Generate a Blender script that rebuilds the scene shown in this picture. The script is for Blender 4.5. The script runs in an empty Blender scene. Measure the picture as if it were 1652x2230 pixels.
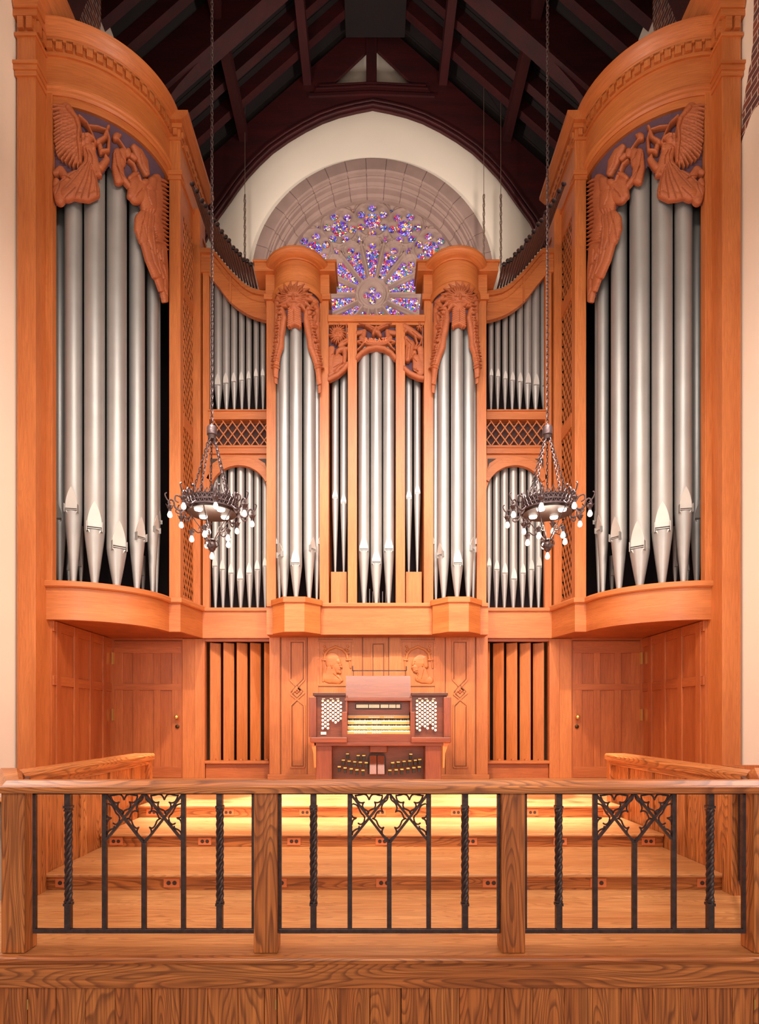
import bpy, bmesh, math, random
import numpy as np
from mathutils import Vector, Matrix
random.seed(7)
SC = bpy.context.scene
COL = SC.collection
PI = math.pi
ZE = 1.27           # height of the eye above the gallery floor
CX = -0.104         # the eye stands a little left of the middle
FP = 1265.0         # focal length in pixels of the 1652 x 2230 frame

# ------------------------------------------------------------------ camera
cd = bpy.data.cameras.new('camera')
cam = bpy.data.objects.new('camera', cd); COL.objects.link(cam)
cam.location = (CX, 0, ZE); cam.rotation_euler = (PI/2, 0, 0)
cd.sensor_fit = 'HORIZONTAL'; cd.sensor_width = 36.0
cd.lens = FP/1652*36.0
cd.shift_x = (826-806)/1652.0
cd.shift_y = (1568-1115)/1652.0
cd.clip_start = 0.05; cd.clip_end = 200
SC.camera = cam
SC.view_settings.view_transform = 'Standard'
SC.view_settings.look = 'None'
SC.view_settings.gamma = 1.0
SC.view_settings.use_curve_mapping = False
SC.view_settings.exposure = 0.0

# ------------------------------------------------------------------ light
w = bpy.data.worlds.new('world'); SC.world = w; w.use_nodes = True
w.node_tree.nodes['Background'].inputs[0].default_value = (1.0, 0.80, 0.66, 1)
w.node_tree.nodes['Background'].inputs[1].default_value = 0.38

def area(name, loc, target, size, power, color, size_y=None, spread=PI):
    l = bpy.data.lights.new(name, 'AREA'); l.energy = power; l.color = color
    l.shape = 'RECTANGLE'; l.size = size; l.size_y = size_y or size; l.spread = spread
    o = bpy.data.objects.new(name, l); COL.objects.link(o); o.location = loc
    d = Vector(target)-Vector(loc); o.rotation_euler = d.to_track_quat('-Z', 'Y').to_euler()
    return o
def spot(name, loc, target, power, color, angle, blend=0.6, radius=0.12):
    l = bpy.data.lights.new(name, 'SPOT'); l.energy = power; l.color = color
    l.spot_size = math.radians(angle); l.spot_blend = blend; l.shadow_soft_size = radius
    o = bpy.data.objects.new(name, l); COL.objects.link(o); o.location = loc
    d = Vector(target)-Vector(loc); o.rotation_euler = d.to_track_quat('-Z', 'Y').to_euler()
    return o
WARM = (1.0, 0.80, 0.62)
area('nave_fill', (0, -1.2, 2.5), (0, 9, 2.0), 5.6, 165, (1.0, 0.88, 0.76), 1.8)  # unseen fill added behind the camera
area('stage_light', (0, 3.3, 7.4), (0, 9.2, 1.2), 5.0, 250, (1.0, 0.88, 0.77), 1.0, math.radians(125))
area('side_fill_left', (-3.3, 3.4, 3.0), (4.0, 8.0, 2.0), 1.2, 92, (1.0, 0.93, 0.87), 1.6)  # unseen fill added to brighten the opposite side wall
area('side_fill_right', (3.3, 3.4, 3.0), (-4.0, 8.0, 2.0), 1.2, 92, (1.0, 0.93, 0.87), 1.6)  # its mirrored twin, likewise an added fill
spot('wall_fill_left', (-2.6, 9.9, 9.9), (0.6, 12.7, 12.2), 620, (1.0, 0.87, 0.77), 105, 0.9, 0.3)  # unseen spot added to brighten the back wall
spot('wall_fill_right', (2.6, 9.9, 9.9), (-0.6, 12.7, 12.2), 620, (1.0, 0.87, 0.77), 105, 0.9, 0.3)  # second added spot for the back wall
spot('tower_fill_left', (0.6, 2.6, 8.6), (-3.6, 7.6, 9.2), 620, (1.0, 0.82, 0.68), 38, 1.0, 0.3)  # unseen spot added to lift the left tower top
spot('tower_fill_right', (-0.6, 2.6, 8.6), (3.6, 7.6, 9.2), 620, (1.0, 0.82, 0.68), 38, 1.0, 0.3)  # same added lift for the right tower top
spot('centre_fill', (0.3, 2.0, 9.4), (0, 8.6, 4.3), 750, (0.90, 0.93, 1.0), 34, 0.9, 0.2)  # unseen cool spot added to whiten the central pipes
spot('stage_spot_left', (-2.6, 1.5, 10.0), (-0.9, 8.0, 1.5), 3000, WARM, 44, 0.8, 0.15)
spot('stage_spot_right', (2.6, 1.5, 10.0), (0.9, 8.0, 1.5), 3000, WARM, 44, 0.8, 0.15)
for i_, x_ in enumerate((-1.75, -0.6, 0.6, 1.75)):
    spot('platform_spot', (x_, 5.4, 9.6), (x_, 6.42, 0.4), 15000, (1.0, 0.91, 0.88), 15, 0.9, 0.12)

# ------------------------------------------------------------------ helpers
WL = {}
class MB:
    def __init__(s): s.v = []; s.f = []
    def add(s, vs, fs):
        n = len(s.v); s.v += [tuple(a) for a in vs]; s.f += [tuple(i+n for i in q) for q in fs]; return s
    def box(s, x0, x1, y0, y1, z0, z1):
        if x0 > x1: x0, x1 = x1, x0
        return s.add([(x0,y0,z0),(x1,y0,z0),(x1,y1,z0),(x0,y1,z0),(x0,y0,z1),(x1,y0,z1),(x1,y1,z1),(x0,y1,z1)],
              [(0,3,2,1),(4,5,6,7),(0,1,5,4),(1,2,6,5),(2,3,7,6),(3,0,4,7)])
    def bar(s, a, b, wd, ht, up=(0,0,1)):
        a = Vector(a); b = Vector(b); d = (b-a).normalized(); up = Vector(up)
        if abs(d.dot(up)) > .98: up = Vector((1,0,0))
        sx = d.cross(up).normalized()*wd/2; sz = sx.cross(d).normalized()*ht/2
        vs = [a-sx-sz, a+sx-sz, a+sx+sz, a-sx+sz, b-sx-sz, b+sx-sz, b+sx+sz, b-sx+sz]
        return s.add(vs, [(0,1,2,3),(4,7,6,5),(0,4,5,1),(1,5,6,2),(2,6,7,3),(3,7,4,0)])
    def prism(s, poly, fn0, fn1):
        n = len(poly)
        vs = [fn0(*p) for p in poly]+[fn1(*p) for p in poly]
        fs = [tuple(range(n)), tuple(range(2*n-1, n-1, -1))]+[(i, i+n, (i+1)%n+n, (i+1)%n) for i in range(n)]
        return s.add(vs, fs)
    def pxz(s, poly, y0, y1):      # polygon in the x-z plane
        return s.prism(poly, lambda x, z: (x, y0, z), lambda x, z: (x, y1, z))
    def pxy(s, poly, z0, z1):
        return s.prism(poly, lambda x, y: (x, y, z0), lambda x, y: (x, y, z1))
    def pyz(s, poly, x0, x1):
        return s.prism(poly, lambda y, z: (x0, y, z), lambda y, z: (x1, y, z))
    def lathe(s, cx, cy, prof, seg=20, a0=0, a1=2*PI):
        full = abs(a1-a0-2*PI) < 1e-6; n = seg if full else seg+1
        vs = []; fs = []
        for r, z in prof:
            for i in range(n):
                a = a0+(a1-a0)*i/seg; vs.append((cx+r*math.cos(a), cy+r*math.sin(a), z))
        for k in range(len(prof)-1):
            for i in range(seg):
                j = (i+1) % n
                fs.append((k*n+i, k*n+j, (k+1)*n+j, (k+1)*n+i))
        return s.add(vs, fs)
    def tube(s, pts, r, seg=8, caps=True):
        pts = [Vector(p) for p in pts]; n = len(pts)
        rs = r if isinstance(r, (list, tuple)) else [r]*n
        vs = []; fs = []; prev = None
        for i, p in enumerate(pts):
            d = (pts[min(i+1, n-1)]-pts[max(i-1, 0)]).normalized()
            u = prev if prev is not None else (Vector((0,0,1)) if abs(d.z) < .9 else Vector((1,0,0)))
            u = (u-d*u.dot(d))
            u = u.normalized() if u.length > 1e-6 else d.orthogonal().normalized()
            prev = u; v = d.cross(u)
            for k in range(seg):
                a = 2*PI*k/seg; vs.append(p+(u*math.cos(a)+v*math.sin(a))*rs[i])
        for i in range(n-1):
            for k in range(seg):
                j = (k+1) % seg
                fs.append((i*seg+k, i*seg+j, (i+1)*seg+j, (i+1)*seg+k))
        if caps:
            fs.append(tuple(range(seg-1, -1, -1))); fs.append(tuple((n-1)*seg+k for k in range(seg)))
        return s.add(vs, fs)
    def ball(s, c, rx, ry=None, rz=None, seg=10, rings=6):
        ry = ry or rx; rz = rz or rx; vs = [(c[0],c[1],c[2]-rz)]; fs = []
        for i in range(1, rings):
            t = PI*i/rings
            for k in range(seg):
                a = 2*PI*k/seg
                vs.append((c[0]+rx*math.sin(t)*math.cos(a), c[1]+ry*math.sin(t)*math.sin(a), c[2]-rz*math.cos(t)))
        vs.append((c[0],c[1],c[2]+rz)); L = len(vs)-1
        for k in range(seg):
            j = (k+1) % seg
            fs.append((0, 1+j, 1+k)); fs.append((L, 1+(rings-2)*seg+k, 1+(rings-2)*seg+j))
            for i in range(rings-2):
                fs.append((1+i*seg+k, 1+i*seg+j, 1+(i+1)*seg+j, 1+(i+1)*seg+k))
        return s.add(vs, fs)
    def sweep(s, path, prof, closed=True):
        """path: plan points (x,y, nx,ny) with outward normal; prof: (out, z) points, closed section"""
        n = len(prof); vs = []; fs = []
        for (x, y, nx, ny) in path:
            for (o, z) in prof: vs.append((x+nx*o, y+ny*o, z))
        for i in range(len(path)-1):
            for k in range(n if closed else n-1):
                j = (k+1) % n
                fs.append((i*n+k, i*n+j, (i+1)*n+j, (i+1)*n+k))
        if closed:
            fs.append(tuple(range(n-1, -1, -1))); fs.append(tuple((len(path)-1)*n+k for k in range(n)))
        return s.add(vs, fs)

def mesh_of(name, mb, mat, off=(0,0,0), smooth=None, bevel=0):
    me = bpy.data.meshes.new(name)
    vs = [(v[0]-off[0], v[1]-off[1], v[2]-off[2]) for v in mb.v]
    me.from_pydata(vs, [], mb.f); me.validate(verbose=False)
    bm = bmesh.new(); bm.from_mesh(me)
    bmesh.ops.recalc_face_normals(bm, faces=bm.faces[:])
    bm.to_mesh(me); bm.free()
    me.materials.append(mat)
    if smooth:
        for p in me.polygons: p.use_smooth = True
        try: me.set_sharp_from_angle(angle=math.radians(smooth if smooth is not True else 40))
        except Exception: pass
    return me

def tag(o, label, cat, group=None, kind=None):
    o['label'] = label; o['category'] = cat
    if group: o['group'] = group
    if kind: o['kind'] = kind
    return o
def thing(name, label, cat, loc, group=None, rotz=0, kind=None):
    o = bpy.data.objects.new(name, None); COL.objects.link(o)
    o.empty_display_size = 0.05
    o.location = loc; o.rotation_euler = (0, 0, rotz); WL[o.name] = tuple(loc)
    return tag(o, label, cat, group, kind)
def part(name, mb, mat, parent, label=None, smooth=None, bevel=0, local=False, kind=None):
    off = (0,0,0) if local else WL[parent.name]
    me = mesh_of(name, mb, mat, off, smooth)
    o = bpy.data.objects.new(name, me); COL.objects.link(o); o.parent = parent
    WL[o.name] = WL[parent.name]
    if bevel:
        b = o.modifiers.new('bevel', 'BEVEL'); b.width = bevel; b.segments = 2; b.limit_method = 'ANGLE'; b.angle_limit = math.radians(40)
    if label: o['label'] = label
    if kind: o['kind'] = kind
    return o
def single(name, mb, mat, label, cat, group=None, kind=None, smooth=None, bevel=0):
    xs = [v[0] for v in mb.v]; ys = [v[1] for v in mb.v]; zs = [v[2] for v in mb.v]
    loc = ((min(xs)+max(xs))/2, (min(ys)+max(ys))/2, min(zs))
    me = mesh_of(name, mb, mat, loc, smooth)
    o = bpy.data.objects.new(name, me); COL.objects.link(o); o.location = loc; WL[o.name] = loc
    if bevel:
        b = o.modifiers.new('bevel', 'BEVEL'); b.width = bevel; b.segments = 2; b.limit_method = 'ANGLE'; b.angle_limit = math.radians(40)
    return tag(o, label, cat, group, kind)
def struct(name, mb, mat, label=None, cat=None, smooth=None, bevel=0):
    o = single(name, mb, mat, label or name, cat or 'structure', smooth=smooth, bevel=bevel)
    if not label: del o['label']
    if not cat: del o['category']
    o['kind'] = 'structure'
    return o

def P(x, y, s): return ((x-806)/s+CX, FP/s, (1568-y)/s+ZE)
def X(x, s): return (x-806)/s+CX
def Z(y, s): return (1568-y)/s+ZE
def R(z): return z+ZE     # from height above the eye to height above the floor

# ------------------------------------------------------------------ materials
def lin(c):
    c = c/255.0
    return c/12.92 if c <= 0.04045 else ((c+0.055)/1.055)**2.4
def rgb(r, g, b): return (lin(r), lin(g), lin(b), 1)

def new_mat(name):
    m = bpy.data.materials.new(name); m.use_nodes = True
    nt = m.node_tree; b = nt.nodes['Principled BSDF']
    return m, nt, b
def coords(nt, scale=(1,1,1), rand=True):
    tc = nt.nodes.new('ShaderNodeTexCoord'); mp = nt.nodes.new('ShaderNodeMapping')
    nt.links.new(tc.outputs['Object'], mp.inputs['Vector'])
    mp.inputs['Scale'].default_value = scale
    if rand:
        oi = nt.nodes.new('ShaderNodeObjectInfo'); mu = nt.nodes.new('ShaderNodeMath'); mu.operation = 'MULTIPLY'
        mu.inputs[1].default_value = 37.0
        nt.links.new(oi.outputs['Random'], mu.inputs[0])
        nt.links.new(mu.outputs[0], mp.inputs['Location'])
    return mp.outputs['Vector']
def wood(name, c_hi, c_lo, c_dark, axis='Z', fine=1.0, streak=0.35, rough=0.42, cathedral=0.0, coat=0.0, bump=0.12):
    m, nt, b = new_mat(name); L = nt.links.new
    k = {'X': 0, 'Y': 1, 'Z': 2, 'H': 0}[axis]
    def sc(along, across):
        v = [across]*3; v[k] = along
        if axis == 'H': v[1] = along
        return tuple(v)
    n1 = nt.nodes.new('ShaderNodeTexNoise'); n1.inputs['Scale'].default_value = 1.0; n1.inputs['Detail'].default_value = 3
    L(coords(nt, sc(0.7, 5.0)), n1.inputs['Vector'])
    r1 = nt.nodes.new('ShaderNodeValToRGB'); r1.color_ramp.elements[0].color = c_lo; r1.color_ramp.elements[1].color = c_hi
    r1.color_ramp.elements[0].position = 0.3; r1.color_ramp.elements[1].position = 0.7
    L(n1.outputs['Fac'], r1.inputs['Fac'])
    n2 = nt.nodes.new('ShaderNodeTexNoise'); n2.inputs['Scale'].default_value = 1.0; n2.inputs['Detail'].default_value = 2
    L(coords(nt, sc(4*fine, 110*fine)), n2.inputs['Vector'])
    r2 = nt.nodes.new('ShaderNodeValToRGB'); r2.color_ramp.elements[0].color = (1,1,1,1); r2.color_ramp.elements[1].color = (0,0,0,1)
    r2.color_ramp.elements[0].position = 0.38; r2.color_ramp.elements[1].position = 0.62
    L(n2.outputs['Fac'], r2.inputs['Fac'])
    mu = nt.nodes.new('ShaderNodeMath'); mu.operation = 'MULTIPLY'; mu.inputs[1].default_value = streak
    L(r2.outputs['Color'], mu.inputs[0])
    mx = nt.nodes.new('ShaderNodeMixRGB'); mx.inputs[2].default_value = c_dark
    L(mu.outputs[0], mx.inputs[0]); L(r1.outputs['Color'], mx.inputs[1])
    out = mx.outputs[0]
    if cathedral > 0:
        n3 = nt.nodes.new('ShaderNodeTexNoise'); n3.inputs['Scale'].default_value = 1.0; n3.inputs['Detail'].default_value = 1.0
        n3.inputs['Roughness'].default_value = 0.4
        L(coords(nt, sc(0.8, 7.0)), n3.inputs['Vector'])
        m3 = nt.nodes.new('ShaderNodeMath'); m3.operation = 'MULTIPLY'; m3.inputs[1].default_value = 24.0
        L(n3.outputs['Fac'], m3.inputs[0])
        fr = nt.nodes.new('ShaderNodeMath'); fr.operation = 'FRACT'; L(m3.outputs[0], fr.inputs[0])
        r3 = nt.nodes.new('ShaderNodeValToRGB')
        e = r3.color_ramp.elements; e[0].position = 0.0; e[0].color = (0,0,0,1); e[1].position = 1.0; e[1].color = (0,0,0,1)
        for p, v in ((0.5, 0.08), (0.82, 1.0), (0.9, 0.95)):
            q = r3.color_ramp.elements.new(p); q.color = (v, v, v, 1)
        L(fr.outputs[0], r3.inputs['Fac'])
        m4 = nt.nodes.new('ShaderNodeMath'); m4.operation = 'MULTIPLY'; m4.inputs[1].default_value = cathedral
        L(r3.outputs['Color'], m4.inputs[0])
        mx2 = nt.nodes.new('ShaderNodeMixRGB'); mx2.inputs[2].default_value = c_dark
        L(m4.outputs[0], mx2.inputs[0]); L(out, mx2.inputs[1]); out = mx2.outputs[0]
    L(out, b.inputs['Base Color'])
    b.inputs['Roughness'].default_value = rough
    b.inputs['Coat Weight'].default_value = coat; b.inputs['Coat Roughness'].default_value = 0.25
    if bump:
        bp = nt.nodes.new('ShaderNodeBump'); bp.inputs['Strength'].default_value = bump; bp.inputs['Distance'].default_value = 0.002
        L(n2.outputs['Fac'], bp.inputs['Height']); L(bp.outputs[0], b.inputs['Normal'])
    return m
def plain(name, c, rough=0.5, metal=0.0, noise=0.0, nscale=8.0, bump=0.0):
    m, nt, b = new_mat(name); L = nt.links.new
    b.inputs['Roughness'].default_value = rough; b.inputs['Metallic'].default_value = metal
    n = nt.nodes.new('ShaderNodeTexNoise'); n.inputs['Scale'].default_value = nscale; n.inputs['Detail'].default_value = 4
    L(coords(nt), n.inputs['Vector'])
    r = nt.nodes.new('ShaderNodeValToRGB')
    r.color_ramp.elements[0].color = tuple(q*(1-noise) for q in c[:3])+(1,)
    r.color_ramp.elements[1].color = tuple(min(1, q*(1+noise)) for q in c[:3])+(1,)
    r.color_ramp.elements[0].position = 0.3; r.color_ramp.elements[1].position = 0.7
    L(n.outputs['Fac'], r.inputs['Fac']); L(r.outputs['Color'], b.inputs['Base Color'])
    if bump:
        bp = nt.nodes.new('ShaderNodeBump'); bp.inputs['Strength'].default_value = bump; bp.inputs['Distance'].default_value = 0.02
        L(n.outputs['Fac'], bp.inputs['Height']); L(bp.outputs[0], b.inputs['Normal'])
    return m
def glow(name, c, strength):
    m, nt, b = new_mat(name)
    b.inputs['Base Color'].default_value = c; b.inputs['Emission Color'].default_value = c
    b.inputs['Emission Strength'].default_value = strength
    return m

C1, C2, C3 = rgb(208, 124, 66), rgb(186, 102, 48), rgb(124, 58, 24)
OAK = {a: wood('case_oak_'+a, C1, C2, C3, 'H' if a == 'X' else a, 1.0, 0.28, 0.48, 0.10, 0.05) for a in 'XYZ'}
F1, F2, F3 = rgb(214, 132, 68), rgb(188, 104, 48), rgb(92, 42, 16)
OAKF = {a: wood('gallery_oak_'+a, F1, F2, F3, a, 0.7, 0.5, 0.42, 0.62, 0.1) for a in 'XYZ'}
FLOOR = wood('floor_oak', rgb(222,156,98), rgb(198,128,74), rgb(116,62,30), 'X', 0.8, 0.35, 0.33, 0.35, 0.25)
RED = {a: wood('recess_oak_'+a, rgb(192,106,54), rgb(168,84,38), rgb(110,50,20), 'H' if a == 'X' else a, 1.0, 0.3, 0.45, 0.12, 0.05) for a in 'XYZ'}
CONS = {a: wood('console_walnut_'+a, rgb(142,70,40), rgb(118,54,32), rgb(72,30,18), a, 1.2, 0.35, 0.35, 0.15, 0.2) for a in 'XZ'}
CARVE = wood('carved_oak', rgb(186,104,62), rgb(168,90,52), rgb(110,52,28), 'X', 1.0, 0.3, 0.6)
PIPE = plain('pipe_metal', (0.405, 0.392, 0.384), 0.48, 0.58, 0.06, 3)
LIP = plain('lit_lip_metal', (0.58, 0.55, 0.52), 0.45, 0.5, 0.04, 6)  # paler metal paints the light that the flat lips catch
SLOT = plain('pipe_slot', rgb(58,42,38), 0.6)
DARK = plain('chamber_shade', rgb(34,22,26), 0.9, 0, 0.3, 2)  # near-black colour painting the shade inside the case and behind boards
PURPLE = plain('backing_cloth', rgb(92,66,82), 0.9, 0, 0.1, 20)
IRON = plain('wrought_iron', rgb(72,56,56), 0.42, 0.5, 0.25, 30, 0.2)
CREAM = plain('cream_plaster', rgb(247,232,214), 0.85, 0, 0.025, 1.2, 0.05)
TIMBER = {a: wood('roof_timber_'+a, rgb(72,12,15), rgb(52,8,11), rgb(24,4,6), a, 0.8, 0.35, 0.6, 0.1) for a in 'XYZ'}
PLANK = wood('roof_planks', rgb(30,15,15), rgb(20,9,10), rgb(9,5,5), 'Z', 0.6, 0.4, 0.7)
STONE = plain('limestone', rgb(148,122,113), 0.8, 0, 0.10, 3.0, 0.15)
MORTAR = plain('mortar', rgb(96,74,68), 0.9)
BRASS = plain('brass', rgb(226,190,110), 0.3, 0.9)
IVORY = plain('ivory', rgb(246,236,216), 0.35)
BLACK = plain('black_plastic', rgb(26,22,22), 0.4)
PLATE = plain('outlet_plate', rgb(214,120,70), 0.45)
BULB = glow('bulb_glass', (1.0, 0.90, 0.84, 1), 0.95)
LAMP = glow('downlight_glow', (1.0, 0.92, 0.80, 1), 5.0)

# ------------------------------------------------------------------ relief carving engine
def relief(name, bx, step, strokes, mapper, mat, parent, back=0.03, cuts=(), mask=None, label=None, mir=False, h0=0.006):
    """a carved panel: height field of overlapping strokes on a grid, closed with sides and a back"""
    x0, x1, y0, y1 = bx
    gx = np.arange(x0, x1+step, step); gy = np.arange(y0, y1+step, step)
    GX, GY = np.meshgrid(gx, gy); H = np.full(GX.shape, -1.0); S = np.full(GX.shape, -9.0)
    dr = [None]
    def dist(pts, rad):
        best = np.full(GX.shape, 9.0); dr[0] = np.full(GX.shape, -99.0)
        for i in range(max(1, len(pts)-1)):
            ax, ay = pts[i]; bx_, by_ = pts[min(i+1, len(pts)-1)]
            ra = rad[i]; rb = rad[min(i+1, len(rad)-1)]
            dx, dy = bx_-ax, by_-ay; L2 = dx*dx+dy*dy+1e-9
            t = np.clip(((GX-ax)*dx+(GY-ay)*dy)/L2, 0, 1)
            rr_ = ra+(rb-ra)*t; d = np.hypot(GX-ax-t*dx, GY-ay-t*dy); dr[0] = np.maximum(dr[0], rr_-d); d = d/rr_
            best = np.minimum(best, d)
        return best
    for st in strokes:
        pts, rad, hm = st
        if not isinstance(rad, (list, tuple)): rad = [rad]*len(pts)
        d = dist(pts, rad); S = np.maximum(S, dr[0])
        h = np.where(d < 1, hm*np.sqrt(np.clip(1-d*d, 0, 1))*0.8+hm*0.2, -1)
        H = np.maximum(H, h)
    if mask is not None: H = np.maximum(H, mask(GX, GY))
    for pts, rad, hm in cuts:
        if not isinstance(rad, (list, tuple)): rad = [rad]*len(pts)
        d = dist(pts, rad)
        H = np.where((H > 0) & (d < 1), np.maximum(0.001, H-hm*np.sqrt(np.clip(1-d*d, 0, 1))), H)
    inside = S > 0 if strokes else H > 0
    ny, nx = H.shape
    keep = inside[:-1,:-1] & inside[1:,:-1] & inside[:-1,1:] & inside[1:,1:]
    if strokes: keep = (inside[:-1,:-1].astype(int)+inside[1:,:-1]+inside[:-1,1:]+inside[1:,1:]) >= 1
    if strokes:
        sy_, sx_ = np.gradient(S, step); gn_ = np.hypot(sx_, sy_)+1e-6; nr = (S <= 0) & (S > -step*1.6) & (gn_ > .4)
        GX, GY = np.where(nr, GX-sx_/gn_*S, GX), np.where(nr, GY-sy_/gn_*S, GY)
    XX, YY, ZZ = mapper(GX, GY, np.maximum(H, 0)+h0)
    BX, BY, BZ = mapper(GX, GY, np.full(GX.shape, -back))
    idx = np.full(H.shape, -1, dtype=np.int64)
    used = np.zeros(H.shape, bool)
    used[:-1,:-1] |= keep; used[1:,:-1] |= keep; used[:-1,1:] |= keep; used[1:,1:] |= keep
    n = int(used.sum()); idx[used] = np.arange(n)
    front = np.stack([XX[used], YY[used], ZZ[used]], 1); bk = np.stack([BX[used], BY[used], BZ[used]], 1)
    jj, ii = np.nonzero(keep)
    q = np.stack([idx[jj, ii], idx[jj, ii+1], idx[jj+1, ii+1], idx[jj+1, ii]], 1)
    kp = np.zeros((ny+1, nx+1), bool); kp[1:ny, 1:nx] = keep
    sides = []
    for j, i in zip(jj, ii):
        if not kp[j, i+1]: sides.append((idx[j, i], idx[j, i+1]))
        if not kp[j+2, i+1]: sides.append((idx[j+1, i+1], idx[j+1, i]))
        if not kp[j+1, i]: sides.append((idx[j+1, i], idx[j, i]))
        if not kp[j+1, i+2]: sides.append((idx[j, i+1], idx[j+1, i+1]))
    V = np.concatenate([front, bk])
    if mir: V[:, 0] *= -1
    off = np.array(WL[parent.name]); V = V-off
    S = np.array(sides) if sides else np.zeros((0, 2), int)
    F = [tuple(a) for a in q.tolist()]+[(b, a, a+n, b+n) for a, b in S.tolist()]
    me = bpy.data.meshes.new(name); me.from_pydata(V.tolist(), [], F); me.materials.append(mat)
    nq = len(q)
    me.polygons.foreach_set('use_smooth', [i < nq for i in range(len(F))])
    me.update()
    o = bpy.data.objects.new(name, me); COL.objects.link(o); o.parent = parent; WL[o.name] = WL[parent.name]
    if label: o['label'] = label
    return o
def plane_map(s):
    def f(gx, gy, h): return (gx-806)/s+CX, FP/s-h, (1568-gy)/s+ZE
    return f

# ------------------------------------------------------------------ room shell
m = MB()
wb_y, wb_y2 = 12.65, 13.3
rc = (-0.054, R(9.55)); rr = 2.62
N = 72; xs0, xs1, zs0, zs1 = -5.2, 5.2, -2.0, 17.6
vs = []; fs = []
for i in range(N):
    a = 2*PI*i/N; c, s_ = math.cos(a), math.sin(a)
    k = min([t for t in (((xs1-rc[0])/c if c > 1e-6 else 1e9), ((xs0-rc[0])/c if c < -1e-6 else 1e9),
                         ((zs1-rc[1])/s_ if s_ > 1e-6 else 1e9), ((zs0-rc[1])/s_ if s_ < -1e-6 else 1e9))])
    for y in (wb_y, wb_y2):
        vs += [(rc[0]+c*rr, y, rc[1]+s_*rr), (rc[0]+c*k, y, rc[1]+s_*k)]
for i in range(N):
    j = (i+1) % N
    fs += [(4*i, 4*i+1, 4*j+1, 4*j), (4*i+2, 4*j+2, 4*j+3, 4*i+3), (4*i, 4*j, 4*j+2, 4*i+2)]
m.add(vs, fs)
# corners left open by the fan
m.box(xs0, xs0+0.9, wb_y+.002, wb_y2, -2.0, 17.6); m.box(xs1-0.9, xs1, wb_y+.002, wb_y2, -2.0, 17.6)
struct('wall_back', m, CREAM)
for sd, nm in ((-1, 'wall_left'), (1, 'wall_right')):
    m = MB(); m.box(sd*4.385, sd*4.7, 2.0, 12.64, -2.0, R(11.6)); struct(nm, m, CREAM)
# exposed brick where the plaster is broken away
def brick_mat():
    m, nt, b = new_mat('exposed_brick'); L = nt.links.new
    tc = nt.nodes.new('ShaderNodeTexCoord'); sp = nt.nodes.new('ShaderNodeSeparateXYZ'); cb = nt.nodes.new('ShaderNodeCombineXYZ')
    L(tc.outputs['Object'], sp.inputs[0]); L(sp.outputs['Y'], cb.inputs['X']); L(sp.outputs['Z'], cb.inputs['Y'])
    br = nt.nodes.new('ShaderNodeTexBrick'); L(cb.outputs[0], br.inputs['Vector'])
    br.inputs['Color1'].default_value = rgb(92,62,62); br.inputs['Color2'].default_value = rgb(138,76,56)
    br.inputs['Mortar'].default_value = rgb(200,176,160); br.inputs['Scale'].default_value = 1.0
    br.inputs['Brick Width'].default_value = 0.22; br.inputs['Row Height'].default_value = 0.085; br.inputs['Mortar Size'].default_value = 0.008
    L(br.outputs['Color'], b.inputs['Base Color']); b.inputs['Roughness'].default_value = 0.9
    return m
BRICK = brick_mat()
def ragged(poly, amp, n=7):
    out = []
    rd = random.Random(3)
    for i in range(len(poly)):
        a, b = poly[i], poly[(i+1) % len(poly)]
        for k in range(n):
            t = k/n; out.append((a[0]+(b[0]-a[0])*t+rd.uniform(-amp, amp), a[1]+(b[1]-a[1])*t+rd.uniform(-amp, amp)))
    return out
m = MB()
m.pyz(ragged([(7.06, R(6.95)), (6.96, R(7.45)), (6.80, R(7.9)), (6.79, R(9.2)), (6.2, R(9.2)), (6.2, R(6.9)), (6.86, R(7.15))], 0.02), 4.386, 4.378)
struct('trim_1', m, BRICK)
for k, sd in enumerate((-1, 1)):
    m = MB(); m.pyz(ragged([(8.15, R(9.2)), (9.1, R(9.2)), (9.2, R(11.4)), (8.0, R(11.4))], 0.05), sd*4.386, sd*4.375)
    struct('trim_%d' % (k+2), m, BRICK)
m = MB(); m.box(-7, 7, 1.5, 12.6, -2.2, -2.0); struct('floor', m, FLOOR)

# roof: boarded slopes, rafters, purlins, trusses
def slope_z(x): return R(14.96-0.88*abs(x))
m = MB()
for sd in (-1, 1):
    n = 40
    for i in range(n):          # boards running up the slope with dark gaps between them
        y0 = 3.0+(12.64-3.0)*i/n; y1 = y0+(12.64-3.0)/n-0.012
        m.add([(0, y0, slope_z(0)+.30), (sd*4.75, y0, slope_z(4.75)+.30), (sd*4.75, y1, slope_z(4.75)+.30), (0, y1, slope_z(0)+.30),
               (0, y0, slope_z(0)+.36), (sd*4.75, y0, slope_z(4.75)+.36), (sd*4.75, y1, slope_z(4.75)+.36), (0, y1, slope_z(0)+.36)],
              [(0,1,2,3),(4,5,6,7),(0,1,5,4),(2,3,7,6),(1,2,6,5),(0,3,7,4)])
    m.add([(0, 3.0, slope_z(0)+.37), (sd*4.75, 3.0, slope_z(4.75)+.37), (sd*4.75, 12.64, slope_z(4.75)+.37), (0, 12.64, slope_z(0)+.37)], [(0,1,2,3)])
struct('ceiling', m, PLANK)
RAF = [11.86, 11.34, 10.83, 9.80, 9.30, 8.80, 7.6, 7.0, 6.4]
ordn = ['first', 'second', 'third', 'fourth', 'fifth', 'sixth', 'seventh', 'eighth', 'ninth', 'tenth', 'eleventh', 'twelfth', 'thirteenth', 'fourteenth', 'fifteenth', 'sixteenth']
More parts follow.
